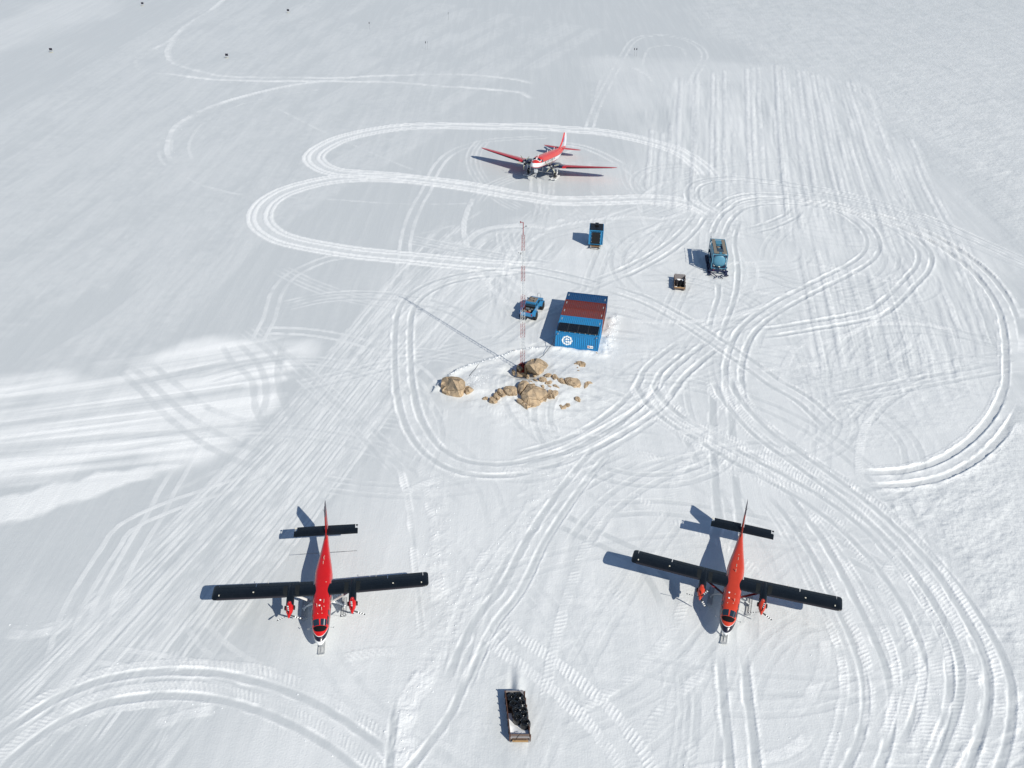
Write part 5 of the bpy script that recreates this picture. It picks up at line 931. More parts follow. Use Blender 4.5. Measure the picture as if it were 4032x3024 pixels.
def container(label,parent_m,idx,paint,solar=False,front=False,end_paint=None,rows=21):
    W_,D_,Hh=6.06,2.40,2.59
    t=thing('shipping_container',label,'container'); ca=R(-9.837)
    y0=idx*2.45
    # local x = along the front wall (picture right), local y = away, origin at front left bottom corner
    ox,oy=8.826-3.03*math.cos(ca),109.829-3.03*math.sin(ca)
    t.location=(ox-math.sin(ca)*y0,oy+math.cos(ca)*y0,0); t.rotation_euler=(0,0,ca)
    P_=paint
    b=MB(); r_=.09
    for x in(r_/2,W_-r_/2):
        for y in(r_/2,D_-r_/2): b.box((x,y,Hh/2),(r_,r_,Hh-.24))
    for z in(.06,Hh-.05):
        for y in(.04,D_-.04): b.box((W_/2,y,z),(W_-.02,.078,.10))
        for x in(.04,W_-.04): b.box((x,D_/2,z),(.078,D_-.17,.098))
    b.build('frame',P_,t)
    for x in(.09,W_-.09):
        for y in(.08,D_-.08):
            for z in(.06,Hh-.055):
                b=MB(); b.box((x,y,z),(.185,.165,.125)); b.build('corner_casting',P_,t)
    corr_panel('wall',P_,t,(.09,.03,.11),(1,0,0),(0,0,1),(0,-1,0),W_-.18,Hh-.21)
    corr_panel('wall',P_,t,(.09,D_-.03,.11),(1,0,0),(0,0,1),(0,1,0),W_-.18,Hh-.21)
    corr_panel('roof',P_,t,(.09,.08,Hh-.03),(1,0,0),(0,1,0),(0,0,1),W_-.18,D_-.16,period=.265,depth=.035)
    corr_panel('end_wall',P_,t,(W_-.03,.09,.11),(0,1,0),(0,0,1),(1,0,0),D_-.18,Hh-.21)
    for k in range(2):
        b=MB(); b.box((.05,.09+(D_-.18)*(.25+.5*k),Hh/2),(.05,(D_-.2)/2,Hh-.24))
        for yy in(.3,.7): b.tube([(.015,.09+(D_-.18)*(.5*k+.5*yy),.15),(.015,.09+(D_-.18)*(.5*k+.5*yy),Hh-.15)],.018,5)
        b.build('door',P_,t)
    for x,yy in((.30,D_*.62),(W_-.32,D_*.45)):
        b=MB(); b.box((x,yy,Hh-.012),(.07,.62,.02)); 
        for q in(-.22,0,.22): b.box((x+.06,yy+q,Hh-.012),(.05,.10,.018))
        b.build('roof_marking',M_worn,t) if idx>0 else None
    if solar:
        for k in range(4):
            b=MB(); x0=.20+k*1.42; pw=1.37
            b.box((x0+pw/2,1.22,Hh+.16),(pw,2.12,.035),tilt=('X',R(3)))
            s_=b.build('solar_panel',M_solar,t)
            b=MB(); b.box((x0+pw/2,.18,Hh+.10),(pw,.04,.05)); b.box((x0+pw/2,2.27,Hh+.215),(pw,.04,.05))
            for xx in(x0-.012,x0+pw+.012): b.box((xx,1.22,Hh+.165),(.035,2.12,.05),tilt=('X',R(3)))
            b.build('panel_frame',M_sframe,s_)
            b=MB()
            for i in range(1,6): b.box((x0+pw*i/6,1.22,Hh+.180),(.008,1.9,.004),tilt=('X',R(3)))
            for i in range(1,9): b.box((x0+pw/2,.34+1.93*i/9,Hh+.180+(.34+1.93*i/9-1.3)*.052),(pw-.03,.008,.004),tilt=('X',R(3)))
            b.build('cell_grid',M_sframe,s_)
            for xx in(x0+.3,x0+pw-.3):
                b=MB(); b.box((xx,.10,Hh+.05),(.05,.10,.14)); b.build('mount_bracket',M_worn,s_)
    if front:
        # round white emblem with an open "e", following the ribs
        b=MB(); n=84; Rr=.78; cx,cz=1.66,1.31; cell=2*Rr/n
        Lw=W_-.18
        def inside(u,v):
            r_=math.hypot(u,v); th=math.atan2(v,u)
            if r_>.735+.035*math.cos(8*th): return False
            if .36<r_<.505 and not (-.95<th<-.14): return False
            if abs(v)<.07 and -.42<u<.50: return False
            return True
        vid={}; vs=[];fs=[]
        def vert(i,j):
            if (i,j) not in vid:
                u=-Rr+i*cell; v=-Rr+j*cell; x=cx+u
                vid[(i,j)]=len(vs); vs.append((x,.03-corr_at(x-.09,Lw,.278,.055)-.006,cz+v))
            return vid[(i,j)]
        for i in range(n):
            for j in range(n):
                if inside(-Rr+(i+.5)*cell,-Rr+(j+.5)*cell): fs.append((vert(i,j),vert(i+1,j),vert(i+1,j+1),vert(i,j+1)))
        b.add(vs,fs); b.build('round_emblem',mat('emblem_white',(.78,.79,.78),rough=.5,noise=.08,nscale=9),t,fix=False)
        b=MB(); b.box((4.95,-.012,.72),(.80,.02,.40)); pl=b.build('info_plate',M_white,t)
        b=MB(); b.box((4.67,-.026,.74),(.15,.01,.22)); b.build('plate_mark',mat('plate_red',(.45,.08,.06),rough=.6),pl)
        b=MB()
        for x,w_,h_,z in((4.83,.11,.20,.72),(4.95,.06,.17,.71),(5.03,.03,.05,.65),(5.15,.05,.14,.70),(5.22,.06,.18,.71)): b.box((x,-.026,z),(w_,.01,h_))
        b.build('plate_lettering',M_dark,pl)
        for x in(.33,W_-.33):
            b=MB(); b.box((x,-.07,Hh-.22),(.10,.16,.12)); b.lathe([(-.20,.06),(-.14,.09),(-.10,.05)],'Y',10,(x,0,Hh-.26)); b.build('flood_lamp',M_grey,t)
        b=MB(); b.tube([(W_-.42,-.05,Hh-.3),(W_-.46,-.05,Hh-.5),(W_-.45,-.05,.6)],.018,5); b.tube([(.3,-.03,Hh-.3),(.1,-.04,Hh-.5),(-.3,-.2,1.2)],.018,5); b.build('wall_conduit',M_sframe,t)
    return t
container('light blue container at the front of the block with solar panels and round white emblem',None,0,M_cb1,True,True)
container('light blue container second from the front with a bare ribbed roof',None,1,M_cb2)
container('dull red container in the middle of the block of five',None,2,M_cr2)
container('red-brown container directly in front of the dark blue one',None,3,M_cr1)
container('dark navy blue container at the back of the block of five',None,4,M_cd)
# ------------------------------------------------------------------ blue pickup with big tyres
def pickup():
    M_b=mat('pickup_blue',(.035,.215,.42),rough=.3,coat=.6,noise=.12,nscale=2); M_in=mat('bed_liner',(.008,.008,.009),rough=.8)
    M_rack=mat('roof_load',(.20,.17,.14),rough=.9,noise=.3,nscale=8,bump=.4); M_bl=mat('tail_lamp',(.25,.01,.06),rough=.2); M_frame=mat('chassis',(.02,.02,.024),rough=.7)
    h=math.pi/2-R(17.8); cx,cy=2.12,118.48
    t=thing('pickup_truck','raised light blue pickup truck with huge tyres and loaded bed behind the mast','pickup truck',(cx,cy,hz(cx,cy)+.02),h)
    WB=3.40
    # x forward from rear axle, y left
    hw=.92
    def slab(name,prof,y0,y1,m,parent=t,smooth=False):
        b=MB(); b.loft([[(x,y0,z) for x,z in prof],[(x,y1,z) for x,z in prof]]); return b.build(name,m,parent)
    # lower body with arches
    def side(y0,y1,top):
        out=[(-1.25,.95),(-.62,.95)]
        out+=[(.62*math.cos(a),.80+.62*math.sin(a)) for a in [math.pi*(1-k/8) for k in range(0,9)] if .80+.62*math.sin(a)>.93]
        out+=[(.62,.86),(WB-.66,.86)]
        out+=[(WB+.66*math.cos(a),.80+.66*math.sin(a)) for a in [math.pi*(1-k/8) for k in range(0,9)] if .80+.66*math.sin(a)>.93]
        out+=[(WB+.66,.92),(WB+.95,.95)]+top
        b=MB(); b.loft([[(x,y0,z) for x,z in out],[(x,y1,z) for x,z in out]]); return b
    top=[(WB+.98,1.35),(WB+.6,1.52),(WB-.55,1.62),(.75,1.62),(-1.25,1.58)]
    for sg in(-1,1): side(sg*hw,sg*(hw-.09),top).build('body_side',M_b,t)
    slab('hood',[(WB-.62,1.60),(WB+.5,1.55),(WB+.92,1.42),(WB+.98,1.05),(WB+.88,1.05),(WB+.8,1.34),(WB+.45,1.45),(WB-.62,1.52)],-.84,.84,M_b)
    slab('tailgate',[(-1.27,.98),(-1.27,1.56),(-1.20,1.58),(-1.20,.98)],-.83,.83,M_b)
    slab('bed_floor',[(-1.2,1.05),(.72,1.05),(.72,1.10),(-1.2,1.10)],-.82,.82,M_in)
    for sg in(-1,1): slab('bed_liner',[(-1.2,1.1),(.72,1.1),(.72,1.57),(-1.2,1.53)],sg*.825,sg*.80,M_in)
    slab('cab_floor',[(.72,.9),(WB-.5,.9),(WB-.5,1.0),(.72,1.0)],-.82,.82,M_frame)
    # cab greenhouse
    b=MB(); lo,hi=[(.74,1.60),(WB-.35,1.60)],[(.98,2.16),(WB-1.15,2.16)]
    b.loft([[(.74,-.86,1.60),(WB-.35,-.86,1.60),(WB-.35,.86,1.60),(.74,.86,1.60)],[(.90,-.78,2.02),(WB-.98,-.78,2.02),(WB-.98,.78,2.02),(.90,.78,2.02)]]); b.build('side_windows',M_glass,t)
    b=MB(); b.box(((.88+WB-.98)/2,0,2.09),(WB-1.80,1.60,.12),bev=.05); b.build('roof',M_b,t)
    for sg in(-1,1):
        for (x0,x1) in ((.74,.90),(1.55,1.50),(WB-.33,WB-.97)):
            b=MB(); b.tube([(x0,sg*.87,1.6),(x1,sg*.79,2.04)],.05,5); b.build('cab_pillar',M_b,t)
    b=MB(); b.box((1.85,0,2.19),(1.45,1.30,.08),bev=.02); rk=b.build('roof_rack',M_rack,t)
    b=MB(); n=18
    rings=[[(1.85+(.36+.10*math.cos(q))*math.cos(a),(.36+.10*math.cos(q))*math.sin(a),2.29+.08*math.sin(q)) for q in [2*math.pi*i/8 for i in range(8)]] for a in [2*math.pi*k/n for k in range(n+1)]]
    b.loft(rings,cap=False); b.build('rooftop_coil',M_rack,rk,smooth=True)
    for dx,dy,s_ in ((.5,.35,.2),(-.5,-.3,.16)):
        b=MB(); b.box((1.85+dx,dy,2.28),(s_*1.4,s_,.14),bev=.03); b.build('strapped_bag',M_exh,rk)
    b=MB(); b.tube([(.82,-.86,1.6),(.80,-.84,2.0),(.80,.84,2.0),(.82,.86,1.6)],.045,6); b.tube([(.80,0,2.0),(.86,0,2.25)],.03,5); b.build('roll_bar',M_b,t)
    b=MB(); b.box((.80,0,1.35),(.06,1.6,.5)); b.build('cab_back',M_in,t)
    # hoop standing at the front corner
    b=MB(); xh=WB+.62
    b.tube([(xh,-.05,1.45),(xh,-.07,2.05),(xh,-.16,2.22),(xh,-.32,2.28),(xh,-.48,2.22),(xh,-.57,2.05),(xh,-.59,1.45)],.028,6); b.build('front_hoop',M_grey,t,smooth=True)
    for sg in(-1,1):
        b=MB(); b.box((-1.275,sg*.84,1.28),(.05,.14,.32)); b.build('tail_lamp',M_bl,t)
        b=MB(); b.box((WB+.97,sg*.66,1.18),(.05,.30,.16)); b.build('headlight',M_cream,t)
        b=MB(); b.tube([(WB-.5,sg*.85,1.62),(WB-.45,sg*1.08,1.68)],.02,4); b.box((WB-.43,sg*1.12,1.70),(.08,.14,.2),bev=.02); b.build('wing_mirror',M_dark,t)
        for ax in(0,WB):
            b=MB(); y=sg*1.06; b.lathe([(-.23,.30),(-.23,.52),(-.17,.57),(.17,.57),(.23,.52),(.23,.30)],'Y',22,(ax,y,.56))
            for k in range(22):
                a=2*math.pi*k/22; b.box((ax+.575*math.cos(a),y,.56+.575*math.sin(a)),(.05,.40,.06),tilt=('Y',-a))
            w_=b.build('wheel',M_tyre,t,smooth=True,angle=30)
            b=MB(); b.lathe([(sg*.05,.30),(sg*.16,.26),(sg*.14,.09),(sg*.22,.07),(sg*.22,.01)],'Y',14,(ax,y,.56)); b.build('rim',M_grey,w_,smooth=True)
            # flared arch
            b=MB(); rr=.66
            rings=[]
            for k in range(9):
                a=math.pi*k/8; c_,s_=math.cos(a),math.sin(a)
                rings.append([(ax+rr*c_,sg*.90,.80+rr*s_),(ax+rr*c_,sg*1.24,.80+rr*s_*.98),(ax+(rr-.05)*c_,sg*1.24,.80+(rr-.05)*s_*.98),(ax+(rr-.05)*c_,sg*.90,.80+(rr-.05)*s_)])
            b.loft(rings); b.build('fender_flare',M_b,t)
    b=MB()
    for ax in(0,WB): b.tube([(ax,-1.0,.56),(ax,1.0,.56)],.09,8); b.box((ax,.05,.56),(.3,.32,.3),bev=.08)
    for sg in(-1,1): b.box((WB/2-.1,sg*.42,.84),(WB+2.2,.12,.14))
    b.box((-1.3,0,.88),(.12,1.5,.14)); b.box((WB+1.02,0,.90),(.14,1.7,.22)); b.build('chassis',M_frame,t)
    # things in the open bed
    M_sack=mat('beige_canvas',(.30,.23,.16),rough=.9,noise=.2,nscale=6); M_rb=mat('red_box',(.28,.03,.02),rough=.6); M_wb=mat('pale_box',(.13,.16,.19),rough=.6)
    def lump(c,d,m,label,cat,name):
        b=MB(); b.lathe([(-.5,.2),(-.4,.42),(-.05,.5),(.3,.42),(.5,.12)],'Z',10)
        o=b.build(name,m,None,smooth=True); o.scale=d
        p=Matrix.Rotation(h,3,'Z')@Vector(c); o.location=(cx+p.x,cy+p.y,hz(cx,cy)+.02+p.z); o.rotation_euler=(0,0,h+.4); tag(o,label,cat); return o
    lump((-.35,.28,1.24),(.42,.34,.26),M_sack,'pale beige sack lying nearer the tailgate of the pickup bed','sack','canvas_sack')
    lump((-.02,-.12,1.26),(.36,.44,.30),M_sack,'tan upright sack in the middle of the pickup bed','sack','canvas_sack')
    for c,d,m,l,nm in (((-.55,-.02,1.22),(.42,.62,.22),M_rb,'dark red box behind the tailgate in the pickup bed','cargo_box'),((.45,.32,1.30),(.28,.55,.26),M_wb,'pale grey-blue box against the cab in the pickup bed, left one','cargo_box'),((.45,-.38,1.28),(.28,.50,.20),M_wb,'pale greenish box against the cab in the pickup bed, right one','cargo_box')):
        b=MB(); b.box((0,0,0),d,bev=.03); o=b.build(nm,m,None); p=Matrix.Rotation(h,3,'Z')@Vector(c); o.location=(cx+p.x,cy+p.y,hz(cx,cy)+.02+p.z); o.rotation_euler=(0,0,h); tag(o,l,'box')
    return t
pickup()
# ------------------------------------------------------------------ lattice mast
def mast():
    M_r=mat('mast_red',(.30,.045,.042),rough=.5,noise=.2,nscale=3); M_w=mat('mast_white',(.74,.74,.72),rough=.5)
    bx,by=1.33,103.7; z0=hz(bx,by)+.15
    t=thing('lattice_mast','tall thin red and white lattice mast with small sensors rising beside the split boulder','mast',(bx,by,z0))
    t.rotation_euler=(R(.3),R(-1.6),R(8))
    hb=[0,1.2,3.2,5.2,7.3,9.3,11.4,13.4,15.5,17.6,19.7]; wd=[.34,.34,.33,.32,.31,.30,.28,.26,.24,.22,.20]
    def leg(k,h,w_): a=R(90+120*k); return (w_*math.cos(a),w_*math.sin(a),h)
    for i in range(len(hb)-1):
        m=(M_r,M_w)[(i+1)%2] if i>0 else M_r
        if i==0: m=M_r
        elif i==1: m=M_r
        b=MB(); n=4
        for k in range(3):
            b.tube([leg(k,hb[i],wd[i]),leg(k,hb[i+1],wd[i+1])],.024,5)
            for j in range(n):
                f0=j/n; f1=(j+1)/n; h0=hb[i]+(hb[i+1]-hb[i])*f0; h1=hb[i]+(hb[i+1]-hb[i])*f1
                w0=wd[i]+(wd[i+1]-wd[i])*f0; w1=wd[i]+(wd[i+1]-wd[i])*f1
                b.tube([leg(k,h0,w0),leg((k+1)%3,h1,w1)],.0095,4,cap=False); b.tube([leg(k,h0,w0),leg((k+1)%3,h0,w0)],.0095,4,cap=False)
        b.build('mast_section',m,t)
    b=MB(); b.tube([(0,0,19.6),(0,0,21.3)],.05,6); b.build('top_pole',M_redstrut,t)
    b=MB(); b.tube([(0,0,21.28),(-.32,0,21.30)],.035,5); b.tube([(-.32,0,21.25),(-.32,0,21.45)],.07,6); b.build('wind_sensor',M_redstrut,t)
    b=MB(); b.tube([(0,0,20.6),(.36,.1,20.7)],.02,4); b.tube([(.36,.1,20.66),(.36,.1,20.80)],.06,6); b.tube([(0,0,20.5),(-.2,0,20.5)],.02,4); b.build('side_sensor',M_dark,t)
    b=MB(); b.tube([(0,0,17.3),(-.55,0,17.25)],.018,4); b.tube([(-.28,0,17.25),(-.28,0,17.05)],.08,7); b.tube([(-.55,0,17.2),(-.55,0,17.35)],.05,5); b.build('anemometer',M_grey,t)
    b=MB(); b.lathe([(-.6,.10),(-.5,.56),(.35,.62),(.80,.56),(.92,.1)],'Z',9); b.build('red_base',mat('base_red',(.40,.020,.010),rough=.6,noise=.25,nscale=5,bump=.3),t,smooth=True,angle=30)
    b=MB()
    for k in range(3): p=leg(k,.98,.25); b.box(p,(.16,.16,.16))
    b.build('base_fitting',M_dark,t)
    return t
mast()
def cable(label,pts,r,name='cable'):
    b=MB(); P_=[(x,y,(hz(x,y) if z is None else z)+.03) for x,y,z in pts]; b.tube(P_,r,5); o=b.build(name,M_dark,None,smooth=True); tag(o,label,'cable'); return o
cable('dark cable sagging from the mast foot to the front container wall',[(1.6,103.9,1.3),(3.0,105.8,None),(4.2,107.6,None),(5.4,109.6,.9),(5.85,110.3,1.6)],.03)
cable('thin dark cable running over snow towards the lone left boulder',[(-4.6,104.6,None),(-5.0,103.6,None),(-5.4,102.6,None),(-5.7,101.8,None)],.025)
# ------------------------------------------------------------------ blue tank on a sledge
M_tb=mat('tank_blue',(.075,.235,.34),rough=.45,noise=0,nscale=2.5,dirt=(.12,.25,.33),dirt_amt=.6); M_ts=mat('sledge_navy',(.010,.016,.055),rough=.5,noise=.3,nscale=4)
M_grat=mat('walkway_grating',(.22,.19,.15),rough=.85,noise=.25,nscale=15,bump=.5,bscale=60)
def tank():
    # local x = picture right across, y = away; origin front centre on the snow
    cx,cy=32.95,135.17; rz=R(-5.0)
    t=thing('tank_trailer','weathered blue framed fuel tank on a dark blue towing sledge','fuel tank',(cx,cy,hz(33,138)),rz)
    W_,L_,z0,Hh=2.44,6.15,.98,2.55; r_=.11
    b=MB()
    for x in(-W_/2+r_/2,W_/2-r_/2):
        for y in(r_/2,L_-r_/2): b.box((x,y,z0+Hh/2),(r_,r_,Hh))
    for y in(r_/2,L_-r_/2):
        for z in(z0+.07,z0+Hh-.07): b.box((0,y,z),(W_-2*r_,r_,.13))
    for x in(-W_/2+r_/2,W_/2-r_/2):
        for z in(z0+.07,z0+Hh-.07): b.box((x,L_/2,z),(r_*.9,L_-2*r_,.11))
    b.build('frame',M_tb,t)
    b=MB()
    for y in(.04,L_-.04):
        for sx in(-1,1):
            for sz in(-1,1):
                zc=z0+Hh/2; b.add([(sx*(W_/2-.10),y-.02,zc+sz*(Hh/2-.12)),(sx*(W_/2-.62),y-.02,zc+sz*(Hh/2-.12)),(sx*(W_/2-.10),y-.02,zc+sz*(Hh/2-.75)),(sx*(W_/2-.10),y+.02,zc+sz*(Hh/2-.12)),(sx*(W_/2-.62),y+.02,zc+sz*(Hh/2-.12)),(sx*(W_/2-.10),y+.02,zc+sz*(Hh/2-.75))],[(0,1,2),(5,4,3),(0,3,4,1),(1,4,5,2),(2,5,3,0)])
    b.build('corner_gusset',M_ts,t)
    b=MB(); b.lathe([(-.02,.05),(.0,.45),(.09,.85),(.25,1.06),(.45,1.14),(L_-.45,1.14),(L_-.25,1.06),(L_-.09,.85),(L_,.45),(L_+.02,.05)],'Y',36,(0,0,z0+Hh/2)); tk=b.build('tank_shell',M_tb,t,smooth=True,angle=50)
    for y in(1.5,3.1,4.7):
        b=MB(); b.lathe([(y-.03,1.13),(y-.03,1.165),(y+.03,1.165),(y+.03,1.13)],'Y',36,(0,0,z0+Hh/2)); b.build('tank_band',M_tb,tk)
    b=MB(); b.tube([(0,.3,z0+.2),(0,-.25,z0+.18),(0,-.35,z0+.48)],.09,8); b.build('valve_pipe',M_ts,t,smooth=True)
    b=MB(); b.lathe([(0,.05),(.0,.15),(.05,.15),(.06,.04)],'Z',12,(0,-.35,z0+.52)); b.build('valve_wheel',M_cream,t)
    # walkway planks round the hatch
    zt=z0+Hh+.03
    for nm,c,d in (('walkway_plank',(-.76,3.05,zt),(.50,5.5,.05)),('walkway_plank',(.80,3.05,zt),(.50,5.5,.05)),('walkway_plank',(-.36,.62,zt+.004),(.28,.62,.05)),('walkway_plank',(.42,.62,zt+.004),(.24,.62,.05))):
        b=MB(); b.box(c,d); b.build(nm,M_grat,t)
    b=MB(); b.box((.05,4.9,z0+Hh-.03),(1.0,1.4,.10),bev=.03); b.build('spill_box_lid',M_tb,t)
    b=MB(); b.box((.05,3.35,z0+Hh-.16),(1.0,.06,.30)); b.box((.05,2.3,z0+Hh-.16),(1.0,.06,.30));b.box((.05,2.85,z0+Hh-.20),(1.0,1.1,.08)); b.build('spill_box',M_ts,t)
    b=MB(); b.lathe([(0,.25),(.12,.25),(.15,.1)],'Z',12,(-.15,3.0,z0+Hh-.16)); b.build('hatch',M_grat,t)
    b=MB(); b.box((.05,1.55,z0+Hh-.02),(1.02,1.15,.08),bev=.02); b.build('tool_box',mat('dark_blue_grey',(.04,.07,.10),rough=.5),t)
    b=MB(); b.box((.05,.6,z0+Hh-.01),(.42,.55,.05)); b.build('data_plate',M_tb,t)
    b=MB(); b.box((-W_/2+.2,5.6,zt+.03),(.10,.5,.06)); b.build('worn_patch',M_worn,t)
    b=MB(); b.tube([(-W_/2+.05,.2,z0+Hh),(-W_/2+.05,.2,z0+Hh+.55),(-W_/2+.05,L_-.2,z0+Hh+.55),(-W_/2+.05,L_-.2,z0+Hh)],.022,5)
    for y in(1.6,3,4.5): b.tube([(-W_/2+.05,y,z0+Hh),(-W_/2+.05,y,z0+Hh+.55)],.02,5)
    b.build('handrail',M_ts,t)
    # sledge
    for sg in(-1,1):
        b=MB(); b.loft([[(sg*1.35-.26,y,z),(sg*1.35+.26,y,z),(sg*1.35+.22,y,z+.12),(sg*1.35-.22,y,z+.12)] for y,z in((-1.15,.45),(-.8,.15),(-.3,.02),(2.4,.02),(3.0,.25))]); b.build('runner',M_ts,t)
        b=MB(); b.loft([[(sg*1.35-.26,y,z),(sg*1.35+.26,y,z),(sg*1.35+.22,y,z+.12),(sg*1.35-.22,y,z+.12)] for y,z in((3.3,.30),(3.7,.05),(6.1,.02),(6.4,.25))]); b.build('runner',M_ts,t)
        b=MB()
        for y in(.5,2.0,4.2,5.6): b.box((sg*1.25,y,.42),(.22,.5,.62),bev=.04)
        b.build('runner_post',M_ts,t)
        b=MB(); b.box((sg*.8,L_/2-.1,.84),(.22,L_+.5,.22)); b.build('sledge_beam',M_ts,t)
    for y in(-.2,1.2,4.9): 
        b=MB(); b.box((0,y,.70),(3.1,.24,.20)); b.build('cross_beam',M_ts,t)
    b=MB(); 
    for sg in(-1,1): b.tube([(sg*1.2,-.5,.5),(sg*.35,-1.25,.3),(sg*.30,-1.7,.25)],.07,6); b.tube([(sg*.3,-1.25,.3),(sg*.62,-1.95,.18)],.055,6); b.tube([(sg*1.3,-1.0,.45),(sg*.5,-1.5,.2)],.03,5)
    b.tube([(-.35,-1.25,.3),(.35,-1.25,.3)],.06,6); b.build('tow_bar',M_ts,t)
    for x,m in((-.85,M_redstrut),(.9,M_grey)):
        b=MB(); b.box((x,-.4,.95),(.18,.14,.16),bev=.03); b.build('coupling',m,t)
    return t
tank()
# ------------------------------------------------------------------ blue cabin with dark panels on a wooden sledge
def hut():
    cx,cy=13.50,144.0; rz=R(-4.8)
    M_hb=mat('cabin_blue',(.020,.19,.38),rough=.45,dirt=(.05,.17,.28),dirt_amt=.4,nscale=3); M_sd=mat('cabin_faded_lit_side',(.36,.40,.46),rough=.6,noise=.12,nscale=3)  # faded side wall: its sunlit paleness is painted into the colour
    M_wd=mat('weathered_wood',(.20,.13,.07),rough=.85,noise=.35,nscale=5,bump=.5); M_blk=mat('black_panel',(.010,.011,.012),rough=.35,noise=.3,nscale=6,spec=.3); M_nav=mat('dark_roof_edge',(.008,.025,.06),rough=.5)
    t=thing('cabin','small blue container cabin with dark panels on a wooden sledge','cabin',(cx,cy,hz(13.5,145)),rz)
    W_,L_,z0,Hh=2.44,2.99,.52,2.59; r_=.11
    b=MB()
    for x in(-W_/2+r_/2,W_/2-r_/2):
        for y in(r_/2,L_-r_/2): b.box((x,y,z0+Hh/2),(r_,r_,Hh))
    for y in(r_/2,L_-r_/2):
        for z in(z0+.07,z0+Hh-.06): b.box((0,y,z),(W_-2*r_,r_*.9,.12))
    for x in(-W_/2+r_/2,W_/2-r_/2):
        for z in(z0+.07,z0+Hh-.06): b.box((x,L_/2,z),(r_*.9,L_-2*r_,.11))
    b.build('frame',M_hb,t)
    corr_panel('front_wall',M_hb,t,(-W_/2+.11,.06,z0+.12),(1,0,0),(0,0,1),(0,-1,0),W_-.22,Hh-.24,period=.37,depth=.06)
    corr_panel('back_wall',M_hb,t,(-W_/2+.11,L_-.06,z0+.12),(1,0,0),(0,0,1),(0,1,0),W_-.22,Hh-.24,period=.37,depth=.05)
    corr_panel('side_wall',M_sd,t,(W_/2-.05,.11,z0+.12),(0,1,0),(0,0,1),(1,0,0),L_-.22,Hh-.24)
    corr_panel('side_wall',M_hb,t,(-W_/2+.05,.11,z0+.12),(0,1,0),(0,0,1),(-1,0,0),L_-.22,Hh-.24)
    b=MB(); b.box((0,L_/2,z0+Hh-.06),(W_-.2,L_-.2,.08)); b.build('roof',M_nav,t)
    for k in range(3):
        b=MB(); b.box((-.02,-.06,z0+.55+k*.70),(1.40,.05,.685),bev=.01); p=b.build('wall_solar_panel',M_blk,t)
        for x in(-.74,.70):
            b=MB(); b.box((x,-.05,z0+.22+k*.70+.32),(.05,.06,.10)); b.build('panel_clip',M_worn,p)
    for x in(-.55,.55):
        for y in(.78,2.2):
            b=MB(); b.box((x,y,z0+Hh+.05),(1.06,1.38,.05),bev=.01); b.build('roof_solar_panel',M_blk,t)
    b=MB(); b.box((.02,2.25,z0+Hh+.18),(.62,1.1,.22),bev=.04); b.build('roof_box',M_blk,t)
    for z in(z0+.17,z0+Hh-.16):
        b=MB()
        for k in range(7): b.box((-.75+k*.24,.0,z),(.14,.03,.05))
        b.build('vent_strip',M_nav,t)
    # sledge
    for sg in(-1,1):
        b=MB(); b.loft([[(sg*.78-.12,y,z),(sg*.78+.12,y,z),(sg*.78+.12,y,z+.3),(sg*.78-.12,y,z+.3)] for y,z in((-.62,.18),(-.35,.02),(2.9,.0),(3.2,.1))]); b.build('runner',M_grey if sg<0 else M_worn,t)
    for y in(-.42,.6,1.7,2.7):
        b=MB(); b.box((0,y,.38),(1.75,.34,.14)); b.build('cross_beam',M_wd,t)
    b=MB(); b.tube([(-.78,-.6,.3),(-1.1,-.7,.12),(-1.45,-.6,.05)],.035,5); b.tube([(-.9,-.75,.08),(.6,-.85,.05)],.03,5); b.build('tow_rope',M_dark,t)
    return t
hut()
# ------------------------------------------------------------------ wooden cargo sledge with dark load
M_wood=mat('grey_brown_wood',(.15,.105,.085),rough=.85,noise=.35,nscale=6,bump=.5); M_wood2=mat('grey_board',(.27,.25,.25),rough=.85,noise=.2,nscale=6)
M_oran=mat('raw_timber',(.36,.22,.10),rough=.85,noise=.3,nscale=6); M_plastic=mat('black_plastic_wrap',(.008,.009,.011),rough=.22,noise=.3,nscale=8,bump=1.0,bscale=9,spec=.6)
M_snowheap=mat('loose_snow',(.86,.87,.88),rough=.6,bump=.4,bscale=5)
def lumpy(name,c,r_,m,parent,seed,n=14,sq=.9,amp=.16):
    bm=bmesh.new(); bmesh.ops.create_icosphere(bm,subdivisions=3,radius=1); rr=random.Random(seed); ph=[rr.uniform(0,6.28) for _ in range(9)]
    for v in bm.verts:
        d=v.co.normalized(); k=1+amp*(math.sin(5*d.x+ph[0])*math.sin(4*d.y+ph[1])+.6*math.sin(9*d.z+ph[2]+3*d.x)*math.sin(8*d.y+ph[3]))
        v.co=Vector((d.x*r_[0],d.y*r_[1],math.copysign(abs(d.z)**sq,d.z)*r_[2]))*k
    me=bpy.data.meshes.new(name); bm.to_mesh(me); bm.free(); me.materials.append(m); me.polygons.foreach_set('use_smooth',[True]*len(me.polygons))
    o=bpy.data.objects.new(name,me); col.objects.link(o); o.location=c
    if parent: o.parent=parent
    return o
